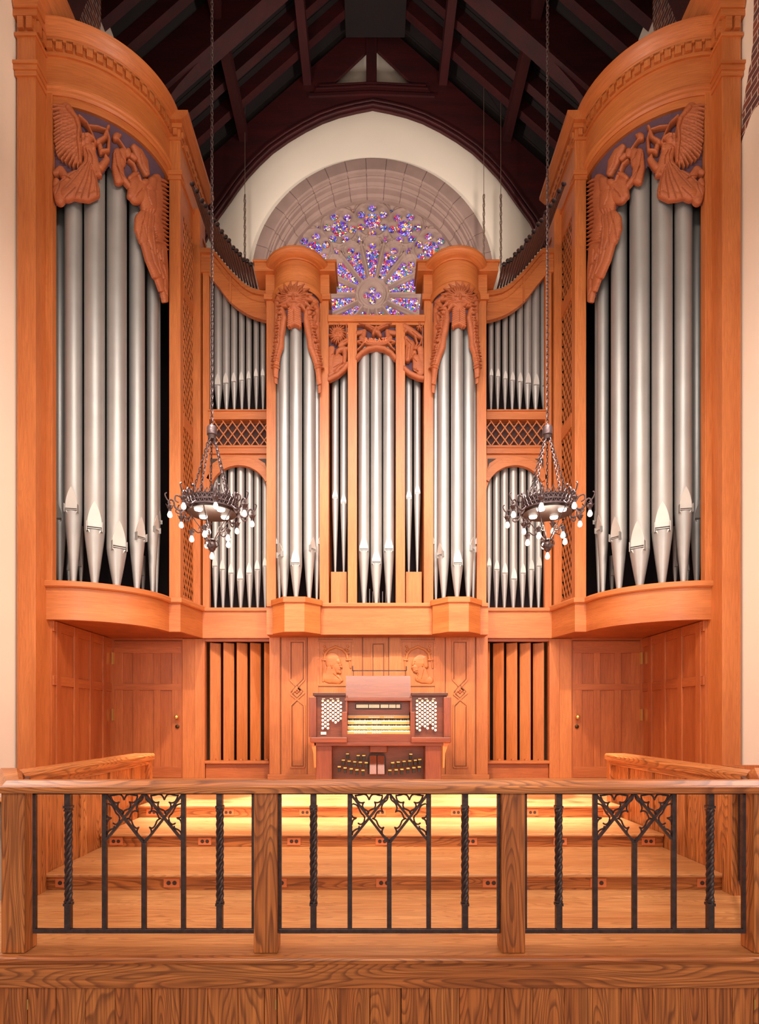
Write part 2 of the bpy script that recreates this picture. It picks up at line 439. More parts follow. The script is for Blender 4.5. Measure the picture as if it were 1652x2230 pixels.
for sd, sn in ((-1, 'left'), (1, 'right')):
    for i, y in enumerate(RAF):
        m = MB()
        m.prism([(0, slope_z(0)), (sd*4.38, slope_z(4.38)), (sd*4.38, slope_z(4.38)+.295), (0, slope_z(0)+.295)], lambda x, z: (x, y-.075, z), lambda x, z: (x, y+.075, z))
        single('rafter', m, TIMBER['X'], 'dark red %s rafter of the %s roof slope counted from the back wall' % (ordn[i], sn), 'beam', 'common rafters of the roof')
    for i, (px_, pw) in enumerate(((2.80, .17), (1.44, .17))):
        m = MB(); z = slope_z(px_)
        m.prism([(sd*(px_-pw/2), z-.20), (sd*(px_+pw/2), z-.20), (sd*(px_+pw/2), z), (sd*(px_-pw/2), z+.12)], lambda x, zz: (x, 3.2, zz), lambda x, zz: (x, 12.55, zz))
        single('purlin', m, TIMBER['Y'], 'dark red %s purlin running under the %s roof slope' % ('lower' if i == 0 else 'upper', sn), 'beam', 'roof purlins')
m = MB()
for yc in (8.2, 10.33):
    t = thing('roof_truss', 'deep dark principal rafters of the %s roof truss' % ('nearest' if yc < 9 else 'free-standing truss behind the nearest'), 'roof truss', (0, yc, slope_z(2)-.9), 'roof trusses')
    for sd in (-1, 1):
        m = MB(); m.pxz([(0, slope_z(0)-.52), (sd*4.5, slope_z(4.5)-.52), (sd*4.5, slope_z(4.5)+.3), (0, slope_z(0)+.3)], yc-.11, yc+.11)
        part('principal_rafter', m, TIMBER['X'], t)
        m = MB(); m.pxz([(0, slope_z(0)-.58), (sd*4.5, slope_z(4.5)-.58), (sd*4.5, slope_z(4.5)-.50), (0, slope_z(0)-.50)], yc-.15, yc+.15)
        part('moulding', m, TIMBER['X'], t)
        m = MB(); pts = []
        for i in range(9):
            a = i/8; pts.append((sd*(4.5-1.6*a**1.6), R(8.6)+(slope_z(2.9)-.55-R(8.6))*a**.75))
        m.pxz([(sd*4.5, slope_z(4.5)-.5)]+pts+[(sd*2.9, slope_z(2.9)-.5)], yc-.07, yc+.07)
        part('arch_brace', m, TIMBER['X'], t)
m = MB(); m.box(-.62, .62, 3.2, 12.25, slope_z(.62)-.02, slope_z(.62)+.06)
single('ridge_board', m, PLANK, 'black flat boarding under the roof ridge', 'board')

t = thing('wall_truss', 'dark pointed-arch timber truss framing the cream end wall', 'roof truss', (0, 12.4, R(10)))
ST = 102.4
arch = [(811,236),(775,243),(738.5,252),(702,265),(666,283),(629,305),(593,330.5),(565,357),(539,385),(519,411),(502,436),(484,461),(468,483),(440,540),(425,600)]
for sd in (-1, 1):
    poly = [(811,30),(531,276),(330,454),(330,640)]+[(x, y) for x, y in reversed(arch)]+[(811,196),(690,205),(722,184),(798,112),(811,100)]
    pts = [(X(x if sd == -1 else 1622-x, ST), Z(y, ST)) for x, y in poly]
    m = MB(); m.pxz(pts, 12.35, 12.41)
    part('arched_board', m, TIMBER['X'], t)
    for off, rad in ((7, .035), (16, .03)):
        m = MB(); q = []
        for i, (x, y) in enumerate(arch):
            a = arch[max(0, i-1)]; b = arch[min(len(arch)-1, i+1)]
            dx, dy = b[0]-a[0], b[1]-a[1]; L_ = math.hypot(dx, dy); nx_, ny_ = dy/L_, -dx/L_
            if ny_ > 0: nx_, ny_ = -nx_, -ny_
            if i == 0: nx_, ny_ = 0, -1
            xx, yy = x+nx_*off, y+ny_*off
            q.append((X(xx if sd == -1 else 1622-xx, ST), 12.34, Z(yy, ST)))
        m.tube(q, rad, 6); part('arch_moulding', m, TIMBER['X'], t, smooth=60)
m = MB(); m.box(X(797,ST), X(820,ST), 12.33, 12.40, Z(190,ST), Z(85,ST)); part('king_post', m, TIMBER['Z'], t)
for (yy, hh, wl, wr, dd) in ((184, 3, 695, 927, .03), (191, 3, 689, 931, .035), (205, 6, 672, 946, .04)):
    m = MB(); zc = 4
    m.pxz([(X(wl,ST), Z(yy+3,ST)), (X(809,ST), Z(yy-3,ST)), (X(wr,ST), Z(yy+3,ST)), (X(wr,ST), Z(yy+3+hh,ST)), (X(809,ST), Z(yy-3+hh,ST)), (X(wl,ST), Z(yy+3+hh,ST))], 12.35-dd, 12.42)
    part('collar_moulding', m, plain('lit_timber', rgb(186,134,130), .6) if hh == 8 else TIMBER['X'], t)  # paler timber would paint light on a moulding; no listed height picks it
m = MB(); m.pxz([(X(690,ST), Z(192,ST)), (X(809,ST), Z(186,ST)), (X(931,ST), Z(192,ST)), (X(940,ST), Z(212,ST)), (X(809,ST), Z(206,ST)), (X(678,ST), Z(212,ST))], 12.33, 12.45)
part('collar_beam', m, TIMBER['X'], t)

# ------------------------------------------------------------------ rose window
win = thing('window_1', 'round rose window of purple and red stained glass in a stone ring', 'window', (rc[0], 13.0, R(6.9)), kind='structure')
def ring_lathe(mb, prof, cx, cz, seg=96, a0=0, a1=2*PI):
    n = seg+1; vs = []; fs = []
    for r, y in prof:
        for i in range(n):
            a = a0+(a1-a0)*i/seg; vs.append((cx+r*math.cos(a), y, cz+r*math.sin(a)))
    for k in range(len(prof)-1):
        for i in range(seg): fs.append((k*n+i, k*n+i+1, (k+1)*n+i+1, (k+1)*n+i))
    mb.add(vs, fs)
m = MB(); ring_lathe(m, [(2.63,12.66),(2.63,12.60),(2.40,12.60),(2.37,12.62),(2.36,12.67),(2.33,12.68),(2.31,12.66),(2.28,12.68),(2.27,12.76),(2.22,12.80),(2.20,12.78),(2.17,12.80),(2.16,12.92),(2.12,12.96),(2.06,12.97),(2.05,13.1)], rc[0], rc[1])
part('stone_ring', m, STONE, win, smooth=30)
m = MB()
for i in range(36):
    a = 2*PI*(i+.33)/36
    prof = [(2.635,12.597),(2.40,12.597),(2.372,12.617),(2.36,12.66),(2.33,12.675),(2.31,12.655),(2.28,12.675),(2.268,12.755),(2.22,12.795),(2.20,12.775),(2.17,12.795),(2.157,12.915),(2.12,12.955),(2.06,12.965)]
    for k in range(len(prof)-1):
        (r0, y0), (r1, y1) = prof[k], prof[k+1]; d = .0045
        tx, tz = -math.sin(a)*d, math.cos(a)*d
        def q(r, y, s_): return (rc[0]+r*math.cos(a)+tx*s_, y-.002, rc[1]+r*math.sin(a)+tz*s_)
        m.add([q(r0,y0,-1), q(r0,y0,1), q(r1,y1,1), q(r1,y1,-1)], [(0,1,2,3)])
part('mortar_joint', m, MORTAR, win, kind='stuff')
# tracery on a fine grid
SI = 96.65; wc = (-0.057, R(9.56)); AP = 2*PI/14
gs = 0.0125; g = np.arange(-2.08, 2.08+gs, gs); GX, GZ = np.meshgrid(g, g)
RR = np.hypot(GX, GZ); TH = np.arctan2(GX, GZ)
thm = (TH+AP/2) % AP - AP/2                      # angle to the nearest lancet axis
lx, lz = RR*np.sin(thm), RR*np.cos(thm)
def disc(cx, cz, r, x=lx, z=lz): return np.hypot(x-cx, z-cz)-r
G = np.full(GX.shape, 9.0)
G = np.minimum(G, disc(0, 1.68, .182))
for k in range(6):
    a = k*PI/3; G = np.minimum(G, disc(.287*math.sin(a), 1.68+.287*math.cos(a), .084))
wedge = np.maximum(np.abs(lx)-(.045+(lz-.39)*.175), np.maximum(.40-lz, lz-1.0))
G = np.minimum(G, wedge); G = np.minimum(G, disc(0, 1.115, .075)); G = np.minimum(G, disc(.09, .97, .07)); G = np.minimum(G, disc(-.09, .97, .07))
th2 = TH % AP - AP/2; mx_, mz_ = RR*np.sin(th2), RR*np.cos(th2)
for cz_, r_ in ((1.27, .045), (1.34, .03), (1.96, .035)): G = np.minimum(G, disc(0, cz_, r_, mx_, mz_))
G = np.minimum(G, np.maximum(np.abs(mx_)-.055, np.abs(mz_-1.245)-.022))
for k in range(4):
    a = k*PI/2; G = np.minimum(G, np.hypot(GX-.125*math.sin(a), GZ-.125*math.cos(a))-.07)
G = np.minimum(G, np.hypot(GX, GZ)-.075)
Hh = .085*np.clip(G/.04, 0, 1)**.6
def ridge(d, wd, h): return h*np.sqrt(np.clip(1-(d/wd)**2, 0, 1))
Hh += ridge(np.abs(np.hypot(lx, lz-1.68)-.405), .03, .05)*(RR < 2.04)
Hh += ridge(np.abs(np.hypot(lx, lz-1.68)-.46), .02, .03)*(RR < 2.04)
Hh += ridge(np.abs(RR-.345), .03, .07)+ridge(np.abs(RR-.28), .018, .05)
Hh += ridge(np.abs(mx_)*1.0, .035, .09)*((RR > .36) & (RR < 1.2))
Hh += ridge(np.abs(np.abs(mx_)-.055), .014, .03)*((RR > .4) & (RR < 1.12))
Hh += ridge(np.abs(np.hypot(lx, lz-1.08)-.20), .025, .06)*((lz > 1.08))
Hh += ridge(np.abs(np.hypot(lx, lz-1.08)-.245), .012, .03)*((lz > 1.08))
ins = (G > 0) & (RR < 2.06)
ny, nx = G.shape
keep = (ins[:-1,:-1].astype(int)+ins[1:,:-1]+ins[:-1,1:]+ins[1:,1:]) >= 1
keep &= (RR[:-1,:-1] < 2.06)
used = np.zeros(G.shape, bool)
used[:-1,:-1] |= keep; used[1:,:-1] |= keep; used[:-1,1:] |= keep; used[1:,1:] |= keep
# snap vertices next to an opening onto its edge so that outlines stay smooth
gyy, gxx = np.gradient(G, gs); gn = np.hypot(gxx, gyy)+1e-9
near = (G <= 0) & used & (gn > .4)
VX = np.where(near, GX-gxx/gn*G, GX); VZ = np.where(near, GZ-gyy/gn*G, GZ)
Hh = np.where(near, 0, Hh)
Hh = Hh*.58
idx = np.full(G.shape, -1, dtype=np.int64); n = int(used.sum()); idx[used] = np.arange(n)
fr = np.stack([wc[0]+VX[used], 13.09-Hh[used], wc[1]+VZ[used]], 1)
bk = np.stack([wc[0]+VX[used], np.full(n, 13.16), wc[1]+VZ[used]], 1)
jj, ii = np.nonzero(keep)
q = np.stack([idx[jj, ii], idx[jj, ii+1], idx[jj+1, ii+1], idx[jj+1, ii]], 1).tolist()
kp = np.zeros((ny+1, nx+1), bool); kp[1:ny, 1:nx] = keep; sides = []
for j, i in zip(jj, ii):
    if not kp[j, i+1]: sides.append((idx[j, i], idx[j, i+1]))
    if not kp[j+2, i+1]: sides.append((idx[j+1, i+1], idx[j+1, i]))
    if not kp[j+1, i]: sides.append((idx[j+1, i], idx[j, i]))
    if not kp[j+1, i+2]: sides.append((idx[j, i+1], idx[j+1, i+1]))
V = np.concatenate([fr, bk])-np.array(WL[win.name])
me = bpy.data.meshes.new('tracery'); Ff = [tuple(a) for a in q]+[(int(b), int(a), int(a)+n, int(b)+n) for a, b in sides]
me.from_pydata(V.tolist(), [], Ff); me.materials.append(STONE)
me.polygons.foreach_set('use_smooth', [i < len(q) for i in range(len(Ff))]); me.update()
o = bpy.data.objects.new('stone_tracery', me); COL.objects.link(o); o.parent = win
def glass_mat():
    m, nt, b = new_mat('stained_glass'); L = nt.links.new
    v = coords(nt, (1, 1, 1), False)
    vo = nt.nodes.new('ShaderNodeTexVoronoi'); vo.inputs['Scale'].default_value = 25.0; L(v, vo.inputs['Vector'])
    ve = nt.nodes.new('ShaderNodeTexVoronoi'); ve.feature = 'DISTANCE_TO_EDGE'; ve.inputs['Scale'].default_value = 25.0; L(v, ve.inputs['Vector'])
    sp = nt.nodes.new('ShaderNodeSeparateColor'); L(vo.outputs['Color'], sp.inputs[0])
    r = nt.nodes.new('ShaderNodeValToRGB'); r.color_ramp.interpolation = 'CONSTANT'
    cols = [(0.0,(112,80,190)), (0.16,(84,50,150)), (0.26,(90,120,200)), (0.36,(190,50,66)), (0.46,(150,84,160)), (0.55,(216,130,84)), (0.66,(235,215,225)), (0.73,(160,140,225)), (0.86,(70,120,110)), (0.92,(240,196,110))]
    r.color_ramp.elements[0].position = 0; r.color_ramp.elements[0].color = rgb(*cols[0][1])
    r.color_ramp.elements[1].position = cols[1][0]; r.color_ramp.elements[1].color = rgb(*cols[1][1])
    for p, c in cols[2:]:
        e = r.color_ramp.elements.new(p); e.color = rgb(*c)
    L(sp.outputs['Red'], r.inputs['Fac'])
    g = nt.nodes.new('ShaderNodeMath'); g.operation = 'GREATER_THAN'; g.inputs[1].default_value = 0.09; L(ve.outputs['Distance'], g.inputs[0])
    mx = nt.nodes.new('ShaderNodeMixRGB'); mx.inputs[1].default_value = (0.01,0.008,0.012,1); L(g.outputs[0], mx.inputs[0]); L(r.outputs['Color'], mx.inputs[2])
    L(mx.outputs[0], b.inputs['Base Color']); L(mx.outputs[0], b.inputs['Emission Color']); b.inputs['Emission Strength'].default_value = 1.0  # emission stands in for daylight behind the glass
    b.inputs['Roughness'].default_value = 0.3
    return m
m = MB(); ring_lathe(m, [(2.055, 13.10), (0.0, 13.10), (0.0, 13.11), (2.055, 13.11)], wc[0], wc[1]); part('stained_glass', m, glass_mat(), win)

# ------------------------------------------------------------------ organ pipes
def organ_pipe(name, x, y, r, z0, zm, z1, rot, label, group, lip=3.0, ears=True, tip=0.28, seg=24):
    """z0 foot, zm mouth, z1 top, all above the floor; faces -Y before the turn ROT"""
    t = thing(name, label, 'organ pipe', (x, y, z0), group, rot)
    hl = lip*r; zmm = zm-z0; top = z1-z0; hw = .70*r
    def lip_y(k): return r*(.80+.2*max(0, min(1, k)))
    def wid(k): return hw*(1-max(0, k)**2.0)**.9 if k < 1 else 0
    def ringpts(z, rad, upper):
        out = []
        for i in range(seg):
            a = 2*PI*i/seg; px_, py_ = rad*math.cos(a), rad*math.sin(a)
            if py_ < 0:
                if upper:
                    k = (z-zmm)/hl
                    if 0 <= k < 1 and abs(px_) < wid(k)*1.05: py_ = max(py_, -lip_y(k)+.002)
            out.append((px_, py_, z))
        return out
    zs = [zmm]+[zmm+hl*k/7 for k in range(1, 8)]+[zmm+hl*1.08, top]
    m = MB(); vs = []; fs = []
    for z in zs: vs += ringpts(z, r, True)
    for a in range(len(zs)-1):
        for i in range(seg): fs.append((a*seg+i, a*seg+(i+1) % seg, (a+1)*seg+(i+1) % seg, (a+1)*seg+i))
    fs.append(tuple(range((len(zs)-1)*seg, len(zs)*seg)))
    m.add(vs, fs); part('body', m, PIPE, t, smooth=50, local=True)
    m = MB(); m.lathe(0, 0, [(r*tip, 0), (r*tip*1.05, .02), (r*.62, zmm*.45), (r*.93, zmm*.88), (r*.99, zmm)], seg)
    part('foot', m, PIPE, t, smooth=50, local=True)
    m = MB(); n = 8; fr = []
    for k in range(n+1): fr.append((wid(k/n), -lip_y(k/n)-.003, zmm+.30*r+(hl-.30*r)*k/n))
    vs = []; fs = []
    for (w_, yy, zz) in fr: vs += [(-w_, yy, zz), (w_, yy, zz), (-w_, yy+.25*r, zz), (w_, yy+.25*r, zz)]
    for k in range(n):
        a = 4*k; b = a+4
        fs += [(a, a+1, b+1, b), (a, b, b+2, a+2), (a+1, a+3, b+3, b+1)]
    fs += [(0, 1, 3, 2)]
    m.add(vs, fs); part('upper_lip', m, LIP, t, local=True)
    m = MB(); m.box(-hw*.96, hw*.96, -r*.84, -r*.5, zmm-.02*r, zmm+.32*r); part('mouth_slot', m, SLOT, t, local=True)
    m = MB(); m.box(-hw*.96, hw*.96, -r*.90, -r*.5, zmm+.10*r, zmm+.17*r)
    m.pxz([(-hw*.98, zmm), (hw*.98, zmm), (hw*.5, zmm-.45*r), (0, zmm-.65*r), (-hw*.5, zmm-.45*r)], -r*.86, -r*.5)
    part('lower_lip', m, LIP, t, local=True)
    if ears:
        for sd in (-1, 1):
            m = MB(); m.box(sd*hw, sd*(hw+.05*r), -r*1.22, -r*.6, zmm-.25*r, zmm+.75*r); part('ear', m, PIPE, t, local=True)
    return t

# ------------------------------------------------------------------ pipe towers
TA, TB, TU, TD = 1.18, 1.05, 4.13, 8.27
def tower_pt(t, sd, o=0.0):
    nx_, ny_ = -math.sin(t)/TA, -math.cos(t)/TB; L_ = math.hypot(nx_, ny_); nx_ /= L_; ny_ /= L_
    return (sd*(TU-TA*math.sin(t)+nx_*o), TD-TB*math.cos(t)+ny_*o, sd*nx_, ny_)
def tpath(sd, n=36, t0=0, t1=PI/2): return [tower_pt(t0+(t1-t0)*i/n, sd) for i in range(n+1)]
TT = np.linspace(0, PI/2, 400)
def tab(o=0.0):
    a = [tower_pt(t, -1, o) for t in TT]
    return np.array([806+(p[0]-CX)*FP/p[1] for p in a])
TX = tab()
def tower_map(gx, gy, h):
    t = np.interp(gx, TX, TT)
    nx_ = np.sin(t)/TA; ny_ = -np.cos(t)/TB; L_ = np.hypot(nx_, ny_); nx_ /= L_; ny_ /= L_
    xx = -TU+TA*np.sin(t); yy = TD-TB*np.cos(t); s = FP/yy
    # the height of a point that lies on the curve's face
    return xx+nx_*(h-.01), yy+ny_*(h-.01), (1568-gy)/s+ZE
k_ = 4.646
def c4(*pts): return [(100+a/k_, 200+b/k_) for a, b in pts]
def st(pts, r, h=.035):
    r = [q/k_ for q in r] if isinstance(r, (list, tuple)) else r/k_
    return (c4(*pts), r, h)
def angel_strokes():
    S = []; C = []
    tips = [(62,150),(70,195),(76,240),(84,285),(90,325),(94,365),(90,405),(88,445),(92,480),(94,515),(104,550),(104,590),(112,625),(126,658),(158,692),(196,716),(236,745),(276,768),(320,772)]
    for i, tp in enumerate(tips):
        f = i/(len(tips)-1)
        rx = 190+160*f**.6; ry = 160+480*f
        S.append(st([(rx, ry), ((rx*.45+tp[0]*.55), (ry*.5+tp[1]*.5)-12), tp], [20, 17, 7], .03+.006*(i % 2)))
    S += [st([(200,170),(270,300),(300,430),(310,560),(330,700)], [60,75,70,62,40], .030),
          st([(230,180),(310,280),(340,380),(330,500),(345,620),(350,720)], [30,24,22,20,20,18], .055)]
    for i in range(14):
        f = i/13; x0, y0 = 320-60*(1-f), 240+460*f
        C.append(st([(x0, y0), (x0-150, y0-30+30*f)], 3.5, .012))
    # head, hair, torso, robe
    S += [st([(415,515)], 48, .075), st([(385,500),(375,540)], 36, .06), st([(380,480),(430,475),(470,500)], 22, .085),
          st([(470,560),(478,600)], 30, .06),
          st([(430,590),(455,690),(440,780)], [62,70,75], .06), st([(480,700),(540,840)], [50,26], .05),
          st([(430,780),(330,950),(220,1030)], [80,110,80], .055), st([(440,800),(440,950),(400,1050)], [60,90,50], .055),
          st([(200,960),(120,1000),(140,1100)], [80,50,48], .045), st([(240,1040),(340,1060),(430,1070),(510,1040)], [36,42,44,38], .045),
          st([(480,900),(510,1000)], [40,36], .05), st([(200,870),(150,800),(95,835)], [40,42,24], .045), st([(300,850),(220,900)], [50,60], .045), st([(110,910),(100,950)], 30, .04)]
    for a, b in (((440,740),(300,1080)),((450,760),(360,1090)),((460,780),(430,1090)),((420,740),(220,1000)),((470,800),(520,1060)),((400,760),(160,930)),((150,930),(110,1060)),((430,620),(470,760)),((400,600),(420,740)),((300,1000),(200,1090)),((250,900),(130,860))):
        C.append(st([a, ((a[0]+b[0])/2+14, (a[1]+b[1])/2-8), b], 6, .022))
    C += [st([(455,560),(475,570)], 5, .02), st([(365,500),(360,560)], 4, .02), st([(400,470),(395,520)], 4, .02)]
    # trumpet, arms
    S += [st([(345,280),(420,350),(470,460),(500,540)], [16,13,13,16], .07), st([(440,365),(520,372),(600,400)], 10, .05),
          st([(530,520),(590,480),(612,410),(628,372)], [30,24,16,20], .055), st([(560,620),(628,612),(636,500),(615,410)], [22,20,16,12], .06),
          st([(545,560),(560,620)], [24,26], .05), st([(555,770),(610,700),(600,660)], [40,36,14], .05), st([(520,840),(560,860)], [24,10], .04)]
    # flying drapery and the second angel, turned on the curve
    S += [st([(715,615),(725,760),(745,890)], [36,58,54], .05), st([(770,620),(760,740)], [48,46], .045), st([(820,610),(835,650)], [34,26], .05),
          st([(780,880),(840,960)], [24,20], .045), st([(795,590),(740,510),(712,470)], [8,9,14], .045), st([(712,462)], [42], .05), st([(745,452)], [18], .04),
          st([(880,560),(930,620),(980,720),(1015,840)], [26,46,50,26], .05), st([(860,650),(900,690)], [26,22], .05),
          st([(830,700),(880,740),(905,810)], [10,14,14], .045), st([(850,880),(890,850),(915,840)], [30,34,20], .055),
          st([(900,930),(880,1040)], [60,56], .05), st([(960,960),(930,1060)], [60,80], .055), st([(990,930)], [44], .07), st([(960,950)], [20], .06), st([(930,860),(960,950)], [12,12], .05),
          st([(1070,900),(1050,980)], [44,60], .06), st([(1030,1050),(1040,1180)], [80,72], .06), st([(1000,1290),(990,1370),(1020,1480)], [96,90,80], .055),
          st([(1030,1500),(1080,1680),(1130,1850)], [70,70,50], .05), st([(1150,1600),(1180,1800),(1195,1960),(1205,2120)], [70,50,36,18], .045), st([(1140,1860),(1180,2000)], [40,30], .04),
          st([(1110,880),(1130,1100),(1120,1300),(1150,1480)], [50,50,44,44], .04)]
    for i in range(17):
        y = 880+i*42
        S.append(st([(1110, y), (1180, y+20), (1222, y+46)], [20,17,8], .035+.006*(i % 2)))
    for a, b in (((690,640),(760,900)),((740,620),(800,720)),((710,760),(790,880)),((1000,1200),(940,1500)),((1030,1200),(1010,1560)),((1060,1200),(1080,1650)),((960,1280),(1050,1600)),((1040,1600),(1130,1850)),((1100,1600),(1170,1900)),
                 ((960,1000),(900,1080)),((1000,980),(1040,1160)),((940,650),(1000,820)),((1150,1600),(1200,1900)),((1120,1640),(1190,1760)),((1180,1900),(1200,2060))):
        C.append(st([a, ((a[0]+b[0])/2-12, (a[1]+b[1])/2+6), b], 6, .022))
    return S, C
ANG_S, ANG_C = angel_strokes()
cloth_poly = c4((66,95),(700,95),(1235,95),(1235,2140),(1180,2080),(1090,1800),(1000,1500),(960,1350),(985,1200),(900,1090),(860,1010),(770,900),(700,850),(640,730),(560,850),(500,900),(500,1040),(150,1120),(66,1120))
def poly_mask(poly, h):
    def f(gx, gy):
        ins = np.zeros(gx.shape, bool); n = len(poly)
        for i in range(n):
            x0, y0 = poly[i]; x1, y1 = poly[(i+1) % n]
            if y0 == y1: continue
            c = ((y0 > gy) != (y1 > gy)) & (gx < (x1-x0)*(gy-y0)/(y1-y0)+x0)
            ins ^= c
        return np.where(ins, h, -1.0)
    return f
def cap_block(mb, u0, u1, y0, y1, z0, z1, sd, o=0.0, back=0):
    mb.box(sd*(u0-o), sd*(u1+o), y0-o, y1+back, z0, z1)
def lattice(mb, p0, ux, W_, z0, z1, px=.14, pz=.188, wd=.020, th=.012):
    """crossed laths filling a W_ x (z1-z0) opening; p0 corner, ux unit vector along it"""
    Hh_ = z1-z0; sl = pz/px; ux = Vector(ux); nrm = ux.cross(Vector((0,0,1)))
    for sgn, lay in ((1, 0), (-1, th)):
        c = -Hh_/sl if sgn > 0 else 0.0
        c = (math.floor(c/px)+.5)*px
        while c < W_+Hh_/sl:
            # line: z = sgn*sl*(a-c)
            pts = []
            a0, a1 = (c, c+Hh_/sl) if sgn > 0 else (c-Hh_/sl, c)
            lo, hi = max(0, a0), min(W_, a1)
            if hi-lo > .004:
                zl = z0+sl*(lo-c) if sgn > 0 else z0-sl*(lo-c); zh = z0+sl*(hi-c) if sgn > 0 else z0-sl*(hi-c)
                A = Vector(p0)+ux*lo+nrm*lay; B = Vector(p0)+ux*hi+nrm*lay
                mb.bar((A.x, A.y, zl), (B.x, B.y, zh), wd, th, up=nrm)
            c += px
def mould(path, mb, pts): mb.sweep(path, [(o, R(z)) for o, z in pts])

for sd, sn in ((-1, 'left'), (1, 'right')):
    t = thing('pipe_tower', 'tall curved oak pipe tower against the %s wall with carved trumpeting angels' % sn, 'organ case', (sd*3.6, 8.0, R(-.894)), 'curved pipe towers')
    # outer pilaster with its capital
    m = MB(); m.box(sd*4.13, sd*4.355, 6.99, 7.30, R(-.894), R(8.62)); part('outer_pilaster', m, OAK['Z'], t, bevel=.004)
    m = MB()
    for z0, z1, o in ((7.74,7.80,.018),(7.80,7.86,.03),(7.86,7.90,.045)): cap_block(m, 4.13, 4.355, 6.99, 7.30, R(z0), R(z1), sd, o)
    part('neck_moulding', m, OAK['X'], t, bevel=.003)
    for nm_, z0, z1, o in (('astragal', 8.22,8.26,.02),('abacus', 8.44,8.52,.035)):
        m = MB(); cap_block(m, 4.13, 4.355, 6.99, 7.30, R(z0), R(z1), sd, o); part(nm_, m, OAK['X'], t, bevel=.003)
    m = MB()
    for i in range(2): m.box(sd*(4.155+.105*i), sd*(4.155+.105*i+.07), 6.95, 7.0, R(8.29), R(8.43))
    for i in range(3): m.box(sd*4.095, sd*4.14, 7.0+.1*i, 7.065+.1*i, R(8.29), R(8.43))
    part('dentil_course', m, OAK['X'], t, bevel=.003)
    m = MB(); vs = []
    for z, o in ((8.52, .05), (8.60, .07), (8.72, .16), (8.86, .27), (8.90, .28)):
        vs += [(sd*(4.13-o), 6.99-o, R(z)), (sd*(4.37), 6.99-o, R(z)), (sd*4.37, 7.4, R(z)), (sd*(4.13-o), 7.4, R(z))]
    fs = [(0,1,2,3), (16,17,18,19)]
    for a in range(4):
        for i in range(4): fs.append((a*4+i, a*4+(i+1) % 4, a*4+4+(i+1) % 4, a*4+4+i))
    m.add(vs, fs); part('crown', m, OAK['X'], t)
    m = MB(); m.box(sd*4.045, sd*4.13, 7.20, 7.30, R(1.72), R(7.8)); part('stile', m, OAK['Z'], t, bevel=.003)
    P_ = tpath(sd)
    m = MB(); mould(P_, m, [(-.06,7.66),(0,7.66),(0,7.74),(.0,7.78),(-.06,7.78)]); part('top_rail', m, OAK['X'], t, smooth=25)
    m = MB(); mould(P_, m, [(-.06,7.76),(.012,7.76),(.03,7.79),(.03,7.82),(.045,7.84),(.045,7.87),(.02,7.90),(.02,7.92),(-.06,7.92)]); part('lower_moulding', m, OAK['X'], t, smooth=25)
    m = MB(); mould(P_, m, [(-.06,7.90),(.005,7.90),(.005,8.26),(-.06,8.26)]); part('frieze', m, OAK['X'], t, smooth=25)
    m = MB(); mould(P_, m, [(-.06,8.24),(.03,8.24),(.03,8.27),(.015,8.28),(.015,8.42),(.045,8.42),(.055,8.45),(-.06,8.45)]); part('dentil_bed', m, OAK['X'], t, smooth=25)
    ndent = 16
    for i in range(ndent):
        a = (i+.5)/ndent*PI/2*.985; x_, y_, nx_, ny_ = tower_pt(a, sd); tx_, ty_ = -ny_, nx_
        m = MB()
        for ww, z0, z1, dx_ in ((.036, 8.30, 8.41, 0), (.055, 8.385, 8.415, .018*sd)):
            c_ = Vector((x_+nx_*.03+tx_*dx_, y_+ny_*.03+ty_*dx_, 0)); A_ = c_-Vector((tx_, ty_, 0))*ww; B_ = c_+Vector((tx_, ty_, 0))*ww
            m.bar((A_.x, A_.y, R((z0+z1)/2)), (B_.x, B_.y, R((z0+z1)/2)), .045, z1-z0)
        part('dentil', m, OAK['Z'], t)
    m = MB(); mould(P_, m, [(-.06,8.44),(.055,8.44),(.06,8.46),(.10,8.50),(.13,8.56),(.14,8.60),(-.06,8.60)]); part('cornice', m, OAK['X'], t, smooth=35)
    # slender pilaster at the end of the curve and the latticed return wall
    m = MB(); m.box(sd*2.79, sd*2.95, 8.22, 8.36, R(1.70), R(8.40)); part('slender_pilaster', m, OAK['Z'], t, bevel=.004)
    m = MB()
    for z0, z1, o in ((7.64,7.70,.015),(7.70,7.76,.03)): cap_block(m, 2.79, 2.95, 8.22, 8.36, R(z0), R(z1), sd, o)
    part('neck_moulding', m, OAK['X'], t, bevel=.003)
    for nm_, z0, z1, o in (('astragal', 8.20,8.24,.015),('abacus', 8.36,8.42,.03)):
        m = MB(); cap_block(m, 2.79, 2.95, 8.22, 8.36, R(z0), R(z1), sd, o); part(nm_, m, OAK['X'], t, bevel=.003)
    m = MB(); m.box(sd*2.83, sd*2.89, 8.19, 8.23, R(8.26), R(8.35)); m.box(sd*2.76, sd*2.80, 8.25, 8.31, R(8.26), R(8.35))
    part('dentil_course', m, OAK['X'], t, bevel=.003)
    m = MB(); m.pxz([(sd*2.95, R(8.42)), (sd*2.75, R(8.42)), (sd*2.66, R(8.50)), (sd*2.66, R(8.55)), (sd*2.95, R(8.55))], 8.14, 9.5); part('return_cornice', m, OAK['Y'], t)
    m = MB(); m.box(sd*2.79, sd*2.83, 8.36, 9.45, R(7.25), R(8.45)); part('return_frieze', m, OAK['Y'], t)
    m = MB()
    for i in range(8): m.box(sd*2.75, sd*2.80, 8.42+.13*i, 8.50+.13*i, R(8.24), R(8.33))
    m.box(sd*2.765, sd*2.80, 8.30, 9.45, R(8.18), R(8.22)); m.box(sd*2.765, sd*2.80, 8.30, 9.45, R(7.66), R(7.72))
    part('return_moulding', m, OAK['Y'], t)
